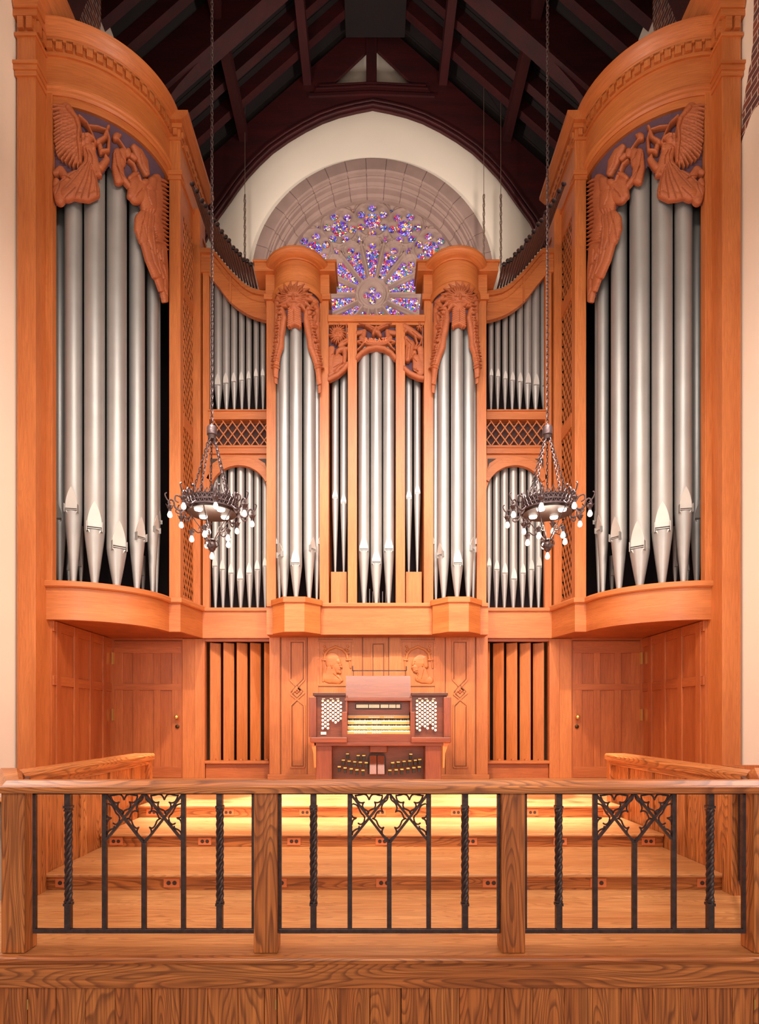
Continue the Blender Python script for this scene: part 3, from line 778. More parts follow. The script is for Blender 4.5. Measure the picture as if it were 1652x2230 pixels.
    m = MB(); m.box(sd*2.68, sd*2.80, 8.80, 8.93, R(1.70), R(7.75)); part('corner_post', m, OAK['Z'], t, bevel=.003)
    for z0, z1 in ((4.22,4.42),(6.08,6.28),(1.70,1.80)):
        m = MB(); m.box(sd*2.785, sd*2.83, 8.36, 8.82, R(z0), R(z1)); part('lattice_rail', m, OAK['Y'], t)
    for z0, z1 in ((1.80,4.22),(4.42,6.08),(6.28,7.25)):
        m = MB(); lattice(m, (sd*2.80, 8.36, 0), (0, 1, 0), .45, R(z0), R(z1), .115, .19, .022)
        part('lattice_screen', m, OAK['Z'], t)
    m = MB(); m.box(sd*2.845, sd*2.86, 8.36, 9.4, R(1.7), R(7.4)); part('lattice_backing', m, DARK, t)
    # ledge that carries the pipes, fascia and soffit
    ext = [(sd*2.95, 8.22, 0.0*sd, -1.0), (sd*2.79, 8.22, -sd*.6, -.8), (sd*2.655, 8.86, -sd*.97, -.2)]
    Lp = P_[:-2]+ext
    m = MB(); mould(Lp, m, [(-.10,1.65),(.03,1.65),(.045,1.665),(.045,1.715),(.035,1.73),(-.10,1.73)]); part('ledge_moulding', m, OAK['X'], t, smooth=25)
    m = MB(); mould(Lp, m, [(-.08,1.25),(.0,1.25),(.0,1.66),(-.08,1.66)]); part('curved_fascia', m, OAK['X'], t, smooth=25)
    poly = [(p[0]+p[2]*-.05, p[1]-p[3]*.05) for p in Lp]+[(sd*2.66, 9.35), (sd*4.13, 9.35)]
    m = MB(); m.pxy(poly, R(1.60), R(1.72)); part('pipe_shelf', m, RED['X'], t)
    Lp_in = [(p[0]-p[2]*.06, p[1]-p[3]*.06) for p in Lp]
    m = MB(); m.pxy([(p[0], p[1]) for p in Lp_in]+[(sd*2.70, 8.96), (sd*4.10, 8.96)], R(1.258), R(1.28)); part('soffit', m, RED['X'], t)
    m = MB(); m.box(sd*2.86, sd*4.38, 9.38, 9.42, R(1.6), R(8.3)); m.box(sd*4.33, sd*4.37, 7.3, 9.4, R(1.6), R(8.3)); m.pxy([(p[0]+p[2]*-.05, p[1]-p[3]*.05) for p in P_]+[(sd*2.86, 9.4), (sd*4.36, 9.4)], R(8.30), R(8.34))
    part('chamber_shade_panel', m, DARK, t)  # dark panels and lid put in to keep the pipe chamber unlit
    # carving
    if sd == -1:
        oc = relief('backing_cloth', (100, 372, 205, 665), 2.0, [], lambda a, b, h: tower_map(a, b, h-.03), PURPLE, t, back=.01, mask=poly_mask(cloth_poly, .002), h0=0)
        oa = relief('carved_angel', (108, 372, 212, 668), .85, ANG_S, tower_map, CARVE, t, back=.02, cuts=ANG_C)
        keepers = (oc, oa)
    else:
        for src in keepers:
            me = src.data.copy(); co = np.empty(len(me.vertices)*3); me.vertices.foreach_get('co', co); co = co.reshape(-1, 3)
            w0 = np.array(WL[src.name]); w1 = np.array(WL[t.name]); co = co+w0; co[:, 0] *= -1; co -= w1
            me.vertices.foreach_set('co', co.ravel()); me.flip_normals(); me.update()
            o = bpy.data.objects.new(src.name.split('.')[0], me); COL.objects.link(o); o.parent = t; WL[o.name] = WL[t.name]
    # the tall pipes
    oi = .20
    TXi = tab(-oi)
    specs = [(160, .105, 1111), (206, .124, 1152), (254, .124, 1193), (298, .102, 1171), (332, .078, 1154), (354, .058, 1135)]
    nm = ['first', 'second', 'third', 'fourth', 'fifth', 'sixth']
    for i, (cx, r, ym) in enumerate(specs):
        tt = float(np.interp(cx, TXi, TT)); x_, y_, nx_, ny_ = tower_pt(tt, sd, -oi)
        s = FP/(y_-r)
        organ_pipe('organ_pipe', x_, y_, r, R(1.70), Z(ym, s), R(7.55 if i < 5 else 6.9), (tt if sd < 0 else -tt)*.9,
                   'tall grey %s pipe of the %s tower counted from its outer wall' % (nm[i], sn), 'tall grey pipes of the towers', lip=2.9)
    for i, (cx, D, r, zt, lab) in enumerate(((130, 7.62, .085, 7.4, 'dark pipe in the shadow beside the outer frame of the %s tower'), (150, 7.8, .028, 2.5, 'small bright pipe foot behind the first pipe of the %s tower'),
                                        (176, 7.8, .03, 2.6, 'small bright pipe between the first and second pipes of the %s tower'), (311, 8.5, .035, 2.4, 'short pipe between the fourth and fifth pipes of the %s tower'))):
        s = FP/D; xx = -X(cx, s)
        organ_pipe('organ_pipe', sd*xx, D, r, R(1.72), R(2.6 if i == 0 else 1.95+.05*i), R(zt), 0, lab % sn, 'inner pipes of the towers', ears=False, seg=16)

    # walls, door and boards of the recess under the tower
    t = thing('recess_panelling', 'dark stained oak wainscot boards in the recess beneath the %s pipe tower' % sn, 'wall panelling', (sd*4.1, 8.1, R(-.894)), 'wainscot under the towers')
    m = MB(); m.box(sd*4.10, sd*4.14, 7.30, 8.97, R(-.894), R(1.25)); part('board_panel', m, RED['Z'], t)
    for y in (7.42, 7.86, 8.30, 8.70):
        m = MB(); m.box(sd*4.075, sd*4.10, y-.055, y+.055, R(-.894), R(1.25)); part('batten', m, RED['Z'], t, bevel=.003)
    m = MB(); m.box(sd*4.08, sd*4.10, 7.30, 8.95, R(.44), R(.56)); m.box(sd*4.08, sd*4.10, 7.30, 8.95, R(1.12), R(1.25)); part('rail', m, RED['Y'], t, bevel=.003)
    m = MB(); m.box(sd*4.10, sd*4.05, 8.945, 9.02, R(-.894), R(1.26)); part('hinge_jamb', m, RED['Z'], t)
    m = MB(); m.box(sd*3.02, sd*2.64, 8.96, 9.02, R(-.894), R(1.27)); part('door_jamb', m, RED['Z'], t)
    m = MB(); m.box(sd*2.99, sd*2.80, 8.93, 8.97, R(-.894), R(1.25)); part('pilaster_strip', m, OAK['Z'], t, bevel=.004)
    m = MB(); m.box(sd*4.10, sd*2.99, 8.93, 9.02, R(1.225), R(1.26)); part('head_trim', m, RED['X'], t)
    d = thing('door_%d' % (1 if sd < 0 else 2), 'panelled oak door with brass knob under the %s pipe tower' % sn, 'door', (sd*3.56, 8.98, R(-.894)), kind='structure')
    x0, x1 = 4.06, 3.02
    m = MB(); m.box(sd*x0, sd*x1, 8.975, 9.01, R(-.89), R(1.22)); part('door_leaf', m, RED['Z'], d)
    m = MB()
    for a, b in ((x0, x0-.14), (x1+.14, x1), (3.76, 3.66), (3.44, 3.34)): m.box(sd*a, sd*b, 8.955, 8.98, R(-.89), R(1.22))
    part('stile', m, RED['Z'], d, bevel=.004)
    m = MB()
    for a, b in ((1.22, 1.03), (.56, .46), (-.72, -.89)): m.box(sd*x0, sd*x1, 8.953, 8.98, R(b), R(a))
    part('rail', m, RED['X'], d, bevel=.004)
    for z in (.94, .07): m = MB(); m.box(sd*(x0+.02), sd*(x0-.012), 8.93, 8.96, R(z-.08), R(z+.10)); part('hinge', m, BRASS, d)
    m = MB(); m.ball((sd*3.075, 8.90, R(.045)), .036, .03, .036, 12, 8); m.tube([(sd*3.075, 8.96, R(.045)), (sd*3.075, 8.91, R(.045))], .014, 8); part('door_knob', m, BRASS, d, smooth=True)
    m = MB(); m.lathe(0, 0, [(.001, 0), (.03, 0), (.03, .02), (.001, .025)], 14)
    m.v = [(sd*3.075+a, 8.955-c, R(-.10)+b) for a, b, c in m.v]; part('lock', m, plain('bronze', rgb(80,60,36), .35, .9), d, smooth=40)

# ------------------------------------------------------------------ side bays with the swept rail
SB = 142.0
top_e = [(440,552),(464,552),(472,560),(481,571),(493,586),(505,600),(518,613),(529,624),(540,632),(551,638),(562,641),(573,643),(584,644)]
bot_e = [(584,704),(573,702),(562,699),(551,695),(540,690),(529,683.5),(518,676),(506,666),(494,653),(479,632.5),(457,606),(457,599),(440,599)]
for sd, sn in ((-1, 'left'), (1, 'right')):
    def XS(x, s=SB): return sd*abs((x-806)/s+CX)
    t = thing('side_bay_case', 'oak case bay with swept rail, lattice and arch beside the %s pipe tower' % sn, 'organ case', (sd*2.1, 8.9, R(1.25)), 'side bays of the organ case')
    def prof(pts): return [(XS(x), Z(y, SB)) for x, y in pts]
    m = MB(); m.pxz(prof(top_e+bot_e), 8.84, 8.92); part('swept_rail', m, OAK['X'], t)
    m = MB(); q = prof(top_e)
    m.pxz(q+[(a, b-.07) for a, b in reversed(q)], 8.80, 8.93); part('swept_cornice', m, OAK['X'], t)
    m = MB(); m.tube([(a, 8.835, b-.155) for a, b in q], .010, 6); part('bead', m, OAK['X'], t)
    m = MB(); m.box(XS(502), XS(506), 8.825, 8.85, Z(665,SB), Z(600,SB)); part('joint_strip', m, OAK['Z'], t)
    m = MB(); m.box(XS(443), XS(457), 8.86, 8.93, R(1.70), R(6.85)); part('side_post', m, OAK['Z'], t, bevel=.003)
    for y0, y1, pr in ((898,917,.0),(973,991,.0),(897,900,.02),(976,979,.012)):
        m = MB(); m.box(XS(456), XS(584), 8.852-pr, 8.94, Z(y1,SB), Z(y0,SB)); part('beam', m, OAK['X'], t, bevel=.003)
    m = MB(); x0, x1 = XS(457), XS(583); lattice(m, (min(x0, x1), 8.90, 0), (1, 0, 0), abs(x1-x0), Z(973,SB), Z(917,SB), .139, .188, .016); part('lattice_screen', m, OAK['Z'], t)
    m = MB(); m.box(XS(443), XS(584), 8.955, 8.97, Z(975,SB), Z(914,SB)); part('lattice_backing', m, plain('screen_cloth', rgb(74,48,46), .9), t)
    # arch
    cx_, rx_, ys_, yt_ = 521, 63, 1076, 1016
    inner = [(cx_+rx_*math.cos(a), ys_-(ys_-yt_)*math.sin(a)) for a in [PI*i/24 for i in range(25)]]
    plate = [(586,990)]+[(586,1076)]+inner+[(443,1076),(443,990)]
    m = MB(); m.pxz(prof(plate), 8.885, 8.93); part('spandrel_plate', m, OAK['X'], t)
    band = [(cx_+(rx_+14)*math.cos(a), ys_-(ys_-yt_+19)*math.sin(a)) for a in [PI*(3.2+i*17.6/24)/24 for i in range(25)]]
    inn = [(cx_+rx_*math.cos(a), ys_-(ys_-yt_)*math.sin(a)) for a in [PI*(3.2+i*17.6/24)/24 for i in range(25)]]
    m = MB(); m.pxz(prof(band+inn[::-1]), 8.86, 8.89); part('arch_band', m, OAK['X'], t, bevel=.003)
    for a in (((460,1001),(478,1001),(464,1010),(460,1022)), ((581,1001),(563,1001),(577,1010),(581,1022))):
        m = MB(); m.pxz(prof(a), 8.878, 8.886); part('spandrel_recess', m, SLOT, t)
    m = MB(); m.box(XS(443), XS(458), 8.87, 8.93, R(1.70), Z(1074,SB)); part('arch_jamb', m, OAK['Z'], t)
    m = MB(); m.box(sd*2.68, sd*1.60, 8.82, 8.95, R(1.655), R(1.71)); part('ledge_moulding', m, OAK['X'], t, bevel=.008)
    m = MB(); m.box(sd*2.68, sd*1.60, 8.85, 9.30, R(1.25), R(1.66)); part('fascia', m, OAK['X'], t)
    m = MB(); q = [(XS(x), Z(y, SB)-.1) for x, y in top_e[1:]]
    zoff = [(a*9.3/8.9, (b-ZE)*9.3/8.9+ZE) for a, b in q]
    m.pxz([(sd*1.6, R(1.6)), (sd*2.85, R(1.6)), (sd*2.85, zoff[0][1])]+zoff+[(sd*1.6, zoff[-1][1])], 9.28, 9.32); part('chamber_shade_panel', m, DARK, t)  # dark panel put in so the bay interior stays in shade
    m = MB(); m.box(sd*1.6, sd*2.8, 8.95, 9.29, Z(917,SB)-.02, Z(917,SB)+.02); part('upper_shelf', m, RED['X'], t)
    ups = [(456.5,8.5,846),(475.5,8.5,844),(493,8,840),(510,7,836),(526.5,6.5,832.6),(542,6,829),(558,6,824),(572.5,5.5,822)]
    s2 = FP/9.02
    names = ['first', 'second', 'third', 'fourth', 'fifth', 'sixth', 'seventh', 'eighth']
    for i, (x, r, ym) in enumerate(ups):
        yb = float(np.interp(x, [p[0] for p in bot_e[::-1]][1:], [p[1] for p in bot_e[::-1]][1:]))
        organ_pipe('organ_pipe', sd*abs((x-806)/s2+CX), 9.02, r/s2*1.03, Z(897,SB)+.01, Z(ym, s2), Z(yb-14, s2), 0,
                   'slim grey %s pipe from the tower side in the upper field of the %s bay' % (names[i], sn), 'slim pipes above the lattice', lip=2.9, ears=False, seg=16)
    lows = [(469,7.5,1236),(485.5,7.5,1243),(504,7.5,1251),(524,8.5,1264),(543.5,8,1251),(561,7.5,1243),(577.5,6.5,1235)]
    for i, (x, r, ym) in enumerate(lows):
        organ_pipe('organ_pipe', sd*abs((x-806)/s2+CX), 9.02, r/s2*1.03, R(1.67), Z(ym, s2), R(4.0), 0,
                   'slim grey %s pipe from the tower side in the arched field of the %s bay' % (names[i], sn), 'slim pipes in the arches', lip=2.9, ears=False, seg=16)
    # horizontal trumpets above the swept rail
    for i in range(16):
        f = i/15; x = 466+94*f
        y = float(np.interp(x, [p[0] for p in top_e], [p[1] for p in top_e]))-1
        z = Z(y, SB)+.03; xx = XS(x); L_ = 1.10-.60*f**.8+.02*math.sin(i*2.3)
        tr = thing('trumpet_pipe', 'dark horizontal trumpet, %s from the tower on the %s swept rail' % (ordn[i] if i < 15 else 'last', sn), 'organ pipe', (xx, 8.95, z), 'horizontal trumpets')
        e = .03*(1 if sd < 0 else -1)
        m = MB(); m.tube([(xx, 9.0, z), (xx-sd*.0, 8.95-L_*.6, z+.02), (xx, 8.95-L_, z+.035)], [.012, .018, .024], 10, caps=False); part('resonator', m, plain('shaded_tin', rgb(112,94,92), .4, .7) if i == 0 and sd < 0 else bpy.data.materials['shaded_tin'], tr, smooth=True)  # tin colour darkened to paint the unlit undersides
        m = MB(); m.lathe(0, 0, [(.024, 0), (.028, .02), (.036, .035)], 12); m.v = [(xx+a, 8.95-L_-c, z+.035+b) for a, b, c in m.v]; part('bell', m, bpy.data.materials['shaded_tin'], tr, smooth=True)
        m = MB(); m.ball((xx, 8.86, z-.012), .018, .018, .018, 8, 6); part('tuning_knob', m, IVORY, tr, smooth=True)

# ------------------------------------------------------------------ lower case: shutters in their frames
SL = 140.5; DL = FP/SL
for sd, sn in ((-1, 'left'), (1, 'right')):
    t = thing('shutter_frame', 'dark oak frame round the upright swell shutters on the %s' % sn, 'shutter frame', (sd*2.1, 9.0, R(-.894)), 'swell shutter frames')
    def XQ(x): return sd*abs((x-806)/SL+CX)
    m = MB(); m.box(sd*2.80, XQ(449), 8.92, 9.0, R(-.894), R(1.25)); part('outer_post', m, OAK['Z'], t, bevel=.004)
    m = MB(); m.box(XQ(449), XQ(588), 8.94, 9.02, Z(1398,SL), R(1.25)); part('head_rail', m, RED['X'], t)
    m = MB(); m.box(XQ(449), XQ(588), 8.90, 9.1, Z(1662,SL), Z(1656,SL)); part('sill', m, OAK['X'], t, bevel=.004)
    m = MB(); m.box(XQ(449), XQ(588), 8.96, 9.04, R(-.894), Z(1662,SL)); part('bottom_panel', m, RED['X'], t)
    m = MB(); m.box(XQ(449), XQ(588), 9.30, 9.34, R(-.894), R(1.3)); part('dark_back', m, DARK, t)
    for i in range(5):
        xc = 466+29.3*i if i < 4 else 580
        hwd = .070 if i < 4 else .04
        u = abs((xc-806)/SL+CX); ang = .62
        s_ = thing('swell_shutter', 'upright oak swell shutter blade, %s from the outer post of the %s opening' % (names[i], sn), 'shutter', (sd*u, 9.1, Z(1657,SL)), 'swell shutters')
        m = MB(); a = Vector((sd*(u+hwd), 9.08-hwd*.75, 0)); b = Vector((sd*(u-hwd), 9.08+hwd*.75, 0))
        zc = (Z(1657,SL)+Z(1399,SL))/2; m.bar((a.x, a.y, zc), (b.x, b.y, zc), .03, Z(1399,SL)-Z(1657,SL))
        part('blade', m, OAK['Z'], s_, bevel=.006)
        m = MB(); m.box(sd*(u-.02), sd*(u+.02), 9.0, 9.05, Z(1658,SL), Z(1653,SL)); part('pivot_block', m, OAK['Z'], s_)

# ------------------------------------------------------------------ central case
CO = -.015; SCN = 148.0; DC = 8.55
t = thing('central_case', 'oak centre of the organ case with two round turrets and carved panels between them', 'organ case', (0, 8.6, R(1.25)))
m = MB(); m.box(CO-.71, CO+.71, 8.50, 8.62, Z(704,SCN), Z(690,SCN)); part('top_rail', m, OAK['X'], t, bevel=.004)
m = MB(); m.box(CO-.71, CO+.71, 8.53, 8.60, Z(709,SCN), Z(703,SCN)); part('rail_moulding', m, OAK['X'], t, bevel=.003)
for sd in (-1, 1):
    m = MB(); m.box(CO+sd*.285, CO+sd*.42, 8.52, 8.64, R(1.70), Z(706,SCN)); part('mullion', m, OAK['Z'], t, bevel=.003)
    m = MB(); m.box(CO+sd*.70, CO+sd*.835, 8.53, 8.70, R(1.70), R(6.24)); part('inner_post', m, OAK['Z'], t, bevel=.003)
    m = MB(); m.box(CO+sd*1.475, CO+sd*1.615, 8.53, 8.70, R(1.70), R(6.24)); part('outer_post', m, OAK['Z'], t, bevel=.003)
    for a, b, e0, e1 in ((.70, .835, .10, 0), (1.475, 1.615, 0, .16)):
        m = MB()
        m.box(CO+sd*(a-.03), CO+sd*(b+.03), 8.49, 8.72, R(6.155), R(6.235))
        m.box(CO+sd*(a-.01), CO+sd*(b+.01), 8.52, 8.72, R(6.22), R(6.54))
        m.box(CO+sd*(a-e0), CO+sd*(b+e1), 8.44, 8.90, R(6.53), R(6.65))
        m.box(CO+sd*(a-e0-.02), CO+sd*(b+e1+.02), 8.42, 8.92, R(6.65), R(6.68))
        part('post_capital', m, OAK['X'], t, bevel=.003)
    m = MB(); m.box(CO+sd*.70, CO+sd*.73, 8.70, 9.35, R(1.7), R(6.62)); m.box(CO+sd*1.585, CO+sd*1.615, 8.70, 9.35, R(1.7), R(6.62)); part('turret_side', m, RED['Z'], t)
    # capped half drum
    cx_ = CO+sd*1.157; pr = lambda r, z: (r, R(z))
    m = MB(); m.lathe(cx_, 8.58, [pr(.34,6.12),pr(.355,6.12),pr(.375,6.16),pr(.375,6.20),pr(.35,6.22),pr(.335,6.25),pr(.335,6.27),pr(.32,6.27)], 40, PI, 2*PI)
    part('lower_ring', m, OAK['X'], t, smooth=30)
    m = MB(); m.lathe(cx_, 8.58, [pr(.30,6.2),pr(.342,6.2),pr(.342,6.55),pr(.30,6.55)], 40, PI, 2*PI); part('drum', m, OAK['X'], t, smooth=30)
    m = MB(); m.lathe(cx_, 8.58, [pr(.33,6.525),pr(.362,6.525),pr(.366,6.54),pr(.40,6.548),pr(.43,6.562),pr(.452,6.582),pr(.466,6.60),pr(.468,6.63),pr(.46,6.64),pr(0,6.64)], 40, PI, 2*PI); part('drum_cornice', m, OAK['X'], t, smooth=30)
    m = MB(); m.box(cx_-.33, cx_+.33, 8.58, 9.3, R(6.2), R(6.62)); part('turret_roof', m, OAK['X'], t)
    # polygonal corbel
    hf, hb, yf, yb = .14, .345, 8.18, 8.52
    def cp(o): return [(cx_-hb-o, yb), (cx_-hb-o, yb-.12), (cx_-hf-o*.6, yf-o), (cx_+hf+o*.6, yf-o), (cx_+hb+o, yb-.12), (cx_+hb+o, yb)]
    m = MB(); m.pxy(cp(0), R(1.245), R(1.68)); part('corbel', m, OAK['X'], t)
    m = MB(); m.pxy(cp(.025), R(1.655), R(1.735)); part('corbel_ledge', m, OAK['X'], t, bevel=.006)
m = MB(); m.box(-1.62, 1.62, 8.47, 8.62, R(1.655), R(1.71)); part('ledge_moulding', m, OAK['X'], t, bevel=.008)
m = MB(); m.box(-1.62, 1.62, 8.50, 9.32, R(1.25), R(1.66)); part('fascia', m, OAK['X'], t)
m = MB(); m.box(-1.6, 1.6, 9.33, 9.36, R(1.6), R(6.0)); m.box(-1.6, -.72, 9.33, 9.36, R(6.0), R(6.5)); m.box(.70, 1.6, 9.33, 9.36, R(6.0), R(6.5)); part('chamber_shade_panel', m, DARK, t)  # dark panels painting the unlit space behind the central pipes
for sd in (-1, 1):
    m = MB(); m.box(CO+sd*.44, CO+sd*.675, 8.63, 8.85, R(1.70), Z(1242,SCN)); part('pipe_stand', m, OAK['Z'], t, bevel=.003)
# small wooden action parts that show between the pipe feet
m = MB()
for i in range(9): m.tube([(CO-.2+.05*i, 8.95, R(1.70)), (CO-.2+.05*i, 8.95, R(1.98+.04*((i*5) % 3)))], .006, 6)
m.box(CO-.28, CO+.28, 9.0, 9.02, R(1.78), R(1.81))
part('tracker_wires', m, LIP, t)
# carved panels
kd = 6.883
def d4(*pts): return [(700+a/kd, 680+b/kd) for a, b in pts]
def sd4(pts, r, h=.03):
    r = [q/kd for q in r] if isinstance(r, (list, tuple)) else r/kd
    return (d4(*pts), r, h)
PM = lambda gx, gy, h: ((gx-806)/SCN+CX, DC-.0-h, (1568-gy)/SCN+ZE)
cl = d4((100,170),(388,170),(388,790),(250,930),(110,1030)); cc = d4((520,175),(1105,175),(1105,700),(1000,600),(820,540),(640,600),(525,720)); cr = d4((1232,175),(1525,175),(1525,1020),(1380,960),(1232,840))
for bx, poly in (((713,757,704,832), cl), ((775,861,704,786), cc), ((878,922,704,830), cr)):
    relief('backing_cloth', bx, 1.5, [], lambda a, b, h: PM(a, b, h-.045), PURPLE, t, back=.01, mask=poly_mask(poly, .002), h0=0)
SL_ = [sd4([(100,1020),(240,950),(330,870),(390,790)], 36, .05), sd4([(240,340)], 78, .05), sd4([(240,340)], 50, .065)]
for i in range(20):
    a = 2*PI*i/20; r1, r2 = 70, 130 if i % 2 else 112
    SL_.append(sd4([(240+r1*math.cos(a), 340+r1*math.sin(a)*1.15), (240+r2*math.cos(a+.2), 340+r2*math.sin(a+.2)*1.2)], [14, 7], .04))
SL_ += [sd4([(390,430),(300,490),(270,520)], [36,44,26], .045), sd4([(390,560),(300,560),(240,600),(220,680)], [26,40,34,16], .045), sd4([(340,560),(350,650),(340,760)], [40,34,30], .045),
        sd4([(240,720),(200,840)], [90,80], .035), sd4([(150,560),(140,700),(150,900)], [50,40,50], .03), sd4([(290,790),(190,900)], [12,12], .05), sd4([(120,950),(330,800)], [30,16], .03), sd4([(370,190),(370,420)], 10, .03)]
CU = [sd4([(200,320),(230,330)], 8, .015), sd4([(250,325),(285,325)], 8, .015), sd4([(240,350),(240,375)], 7, .015), sd4([(210,395),(270,395)], 6, .015), sd4([(290,600),(300,660)], 8, .02), sd4([(180,850),(320,770)], 6, .02), sd4([(330,480),(380,450)], 6, .02), sd4([(210,600),(150,660)], 5, .02)]
relief('carved_panel', (714, 757, 705, 832), .55, SL_, PM, CARVE, t, cuts=CU, label='carved sun and figure panel left of centre')
SC_ = [sd4([(525,700),(600,620),(700,560),(820,538),(940,560),(1040,620),(1105,700)], 34, .055),
       sd4([(600,400),(640,440),(720,468),(820,478),(920,468),(990,440),(1020,400)], 44, .045),
       sd4([(640,300),(620,400)], [36,40], .04), sd4([(985,300),(1000,400)], [36,40], .04), sd4([(540,320),(640,300)], 36, .035), sd4([(1090,320),(985,300)], 36, .035),
       sd4([(820,250),(790,300),(770,360)], [24,36,20], .06), sd4([(800,300),(850,320),(880,370)], [30,36,28], .05),
       sd4([(800,260),(720,230),(640,205),(560,190)], [20,16,10,4], .05), sd4([(830,260),(900,225),(980,200),(1050,190)], [20,16,10,4], .05),
       sd4([(780,290),(700,245),(650,225)], [16,10,4], .045), sd4([(850,280),(930,240),(1000,215)], [16,10,4], .045),
       sd4([(540,460),(600,440),(640,470),(600,520)], 18, .045), sd4([(1090,460),(1030,440),(990,470),(1040,520)], 18, .045), sd4([(540,580),(600,520)], 14, .04), sd4([(1090,580),(1030,520)], 14, .04), sd4([(560,480),(620,500),(560,560)], 9, .04), sd4([(1070,480),(1010,500),(1070,560)], 9, .04)]
relief('carved_panel', (775, 861, 705, 786), .55, SC_, PM, CARVE, t, label='carved eagle over a lettered ribbon', cuts=[sd4([(610,440),(700,485),(820,500),(940,485),(1010,440)], 3, .01)])
def text_part(txt, name, size, loc, mat, parent, extr=.004, arc=None):
    cu = bpy.data.curves.new(name, 'FONT'); cu.body = txt; cu.size = size; cu.extrude = extr; cu.align_x = 'CENTER'; cu.align_y = 'CENTER'; cu.offset = .0008
    o = bpy.data.objects.new(name+'_c', cu); COL.objects.link(o); dg = bpy.context.evaluated_depsgraph_get(); dg.update()
    me = bpy.data.meshes.new_from_object(o.evaluated_get(dg)); bpy.data.objects.remove(o); me.materials.clear(); me.materials.append(mat)
    wl = WL[parent.name]
    for v in me.vertices:
        x, y, z = v.co; yy = y+(arc*(x*x) if arc else 0)
        v.co = (loc[0]+x-wl[0], loc[1]-z-wl[1], loc[2]+yy-wl[2])
    q = bpy.data.objects.new(name, me); COL.objects.link(q); q.parent = parent; WL[q.name] = wl
    return q
text_part('JUBILATE', 'ribbon_lettering', .083, (X(818.5,SCN), DC-.052, Z(746.5,SCN)), plain('carved_letters', rgb(232,130,80), .5), t, .006, arc=.55)
SR_ = [sd4([(1232,850),(1330,930),(1450,985),(1525,1000)], 36, .05), sd4([(1240,220),(1330,280),(1420,350),(1500,400)], [34,46,44,24], .05), sd4([(1250,300),(1300,260)], [26,30], .04), sd4([(1245,200),(1290,230)], 20, .04),
       sd4([(1260,400),(1310,480),(1350,520)], [30,60,44], .05), sd4([(1330,500),(1310,600),(1290,720)], [70,58,40], .055), sd4([(1390,620)], 36, .05), sd4([(1420,700),(1460,820),(1480,900)], [60,96,60], .035), sd4([(1480,560),(1500,760)], [50,40], .03),
       sd4([(1400,380),(1430,480),(1400,560)], 18, .04), sd4([(1500,420),(1470,500),(1420,560)], 14, .04), sd4([(1465,230),(1465,180)], 12, .04), sd4([(1465,230),(1425,240)], 10, .04), sd4([(1465,230),(1505,240)], 10, .04), sd4([(1465,230),(1440,280)], 10, .04), sd4([(1465,230),(1490,280)], 10, .04), sd4([(1510,190),(1510,900)], 9, .025), sd4([(1370,640),(1350,700)], [24,14], .05)]
CUR = [sd4([(1290,560),(1270,720)], 6, .02), sd4([(1330,540),(1320,720)], 6, .02), sd4([(1370,860),(1440,900)], 9, .03), sd4([(1390,880),(1420,860)], 5, .02), sd4([(1350,320),(1440,390)], 5, .02), sd4([(1350,680),(1420,760)], 5, .015), sd4([(1270,440),(1340,520)], 5, .02)]
relief('carved_panel', (878, 922, 705, 830), .55, SR_, PM, CARVE, t, cuts=CUR, label='carved star, hand and flute panel right of centre')
# carved turret fronts: leafy head with hanging scrolls, bent round the drum
kt = 7.435
def e4(*pts): return [(590+a/kt, 600+b/kt) for a, b in pts]
def se4(pts, r, h=.03):
    r = [q/kt for q in r] if isinstance(r, (list, tuple)) else r/kt
    return (e4(*pts), r, h)
tcx, tcy, trr = CO-1.157, 8.60, .345
TS = np.linspace(-PI/2*.97, PI/2*.97, 300)
TPX = np.array([806+((tcx+trr*math.sin(a))-CX)*FP/(tcy-trr*math.cos(a)) for a in TS])
def turret_map(gx, gy, h):
    a = np.interp(gx, TPX, TS); s = FP/(tcy-trr*np.cos(a)); r = trr+h
    return tcx+r*np.sin(a), tcy-r*np.cos(a), (1568-gy)/s+ZE
FS = []
hx, hy = 375, 400
for i in range(26):
    a = -PI*1.25+PI*1.5*i/25
    r0, r1 = 90, 262 if i % 2 else 214
    FS.append(se4([(hx+r0*math.cos(a), hy+r0*math.sin(a)*.8), (hx+(r0+r1)/2*math.cos(a), hy+(r0+r1)/2*math.sin(a)), (hx+r1*math.cos(a+.12), hy+r1*math.sin(a+.12))], [40, 38, 12], .05+.012*(i % 2)))
FS += [se4([(hx,330),(hx,560)], [100,70], .075), se4([(hx-60,430),(hx+60,430)], 44, .085), se4([(hx,380),(hx,450)], [16,22], .115), se4([(300,500),(380,560),(460,500)], 40, .07)]
for i in range(9):
    f = i/8; y = 560+270*f
    FS += [se4([(380,y-30),(300-10*f,y+24)], [34,15], .06), se4([(380,y-30),(468+10*f,y+24)], [34,15], .06)]
for i in range(18):
    a = -PI*1.2+PI*1.4*i/17; r0, r1 = 60, 168
    FS.append(se4([(hx+r0*math.cos(a), hy+r0*math.sin(a)), (hx+r1*math.cos(a-.1), hy+r1*math.sin(a-.1))], [26, 8], .085))
rl = random.Random(5)
for i in range(22):
    y = 560+i*44
    xa = float(np.interp(y, [560,850,1150,1430,1600], [190,165,140,100,92])); xb = float(np.interp(y, [560,860,1160,1500,1760], [600,640,680,745,765]))
    y += rl.uniform(-14, 14)
    FS.append(se4([(xa+8, y), (xa-26-rl.uniform(0,26), y+26)], [26, 9], .062)); FS.append(se4([(xb-8, y), (xb+36+rl.uniform(0,30), y+20)], [30, 10], .062))
FS += [se4([(390,600),(385,780)], [40,44], .05), se4([(330,860),(320,800)], [10,30], .05), se4([(460,870),(460,800)], [10,30], .05)]
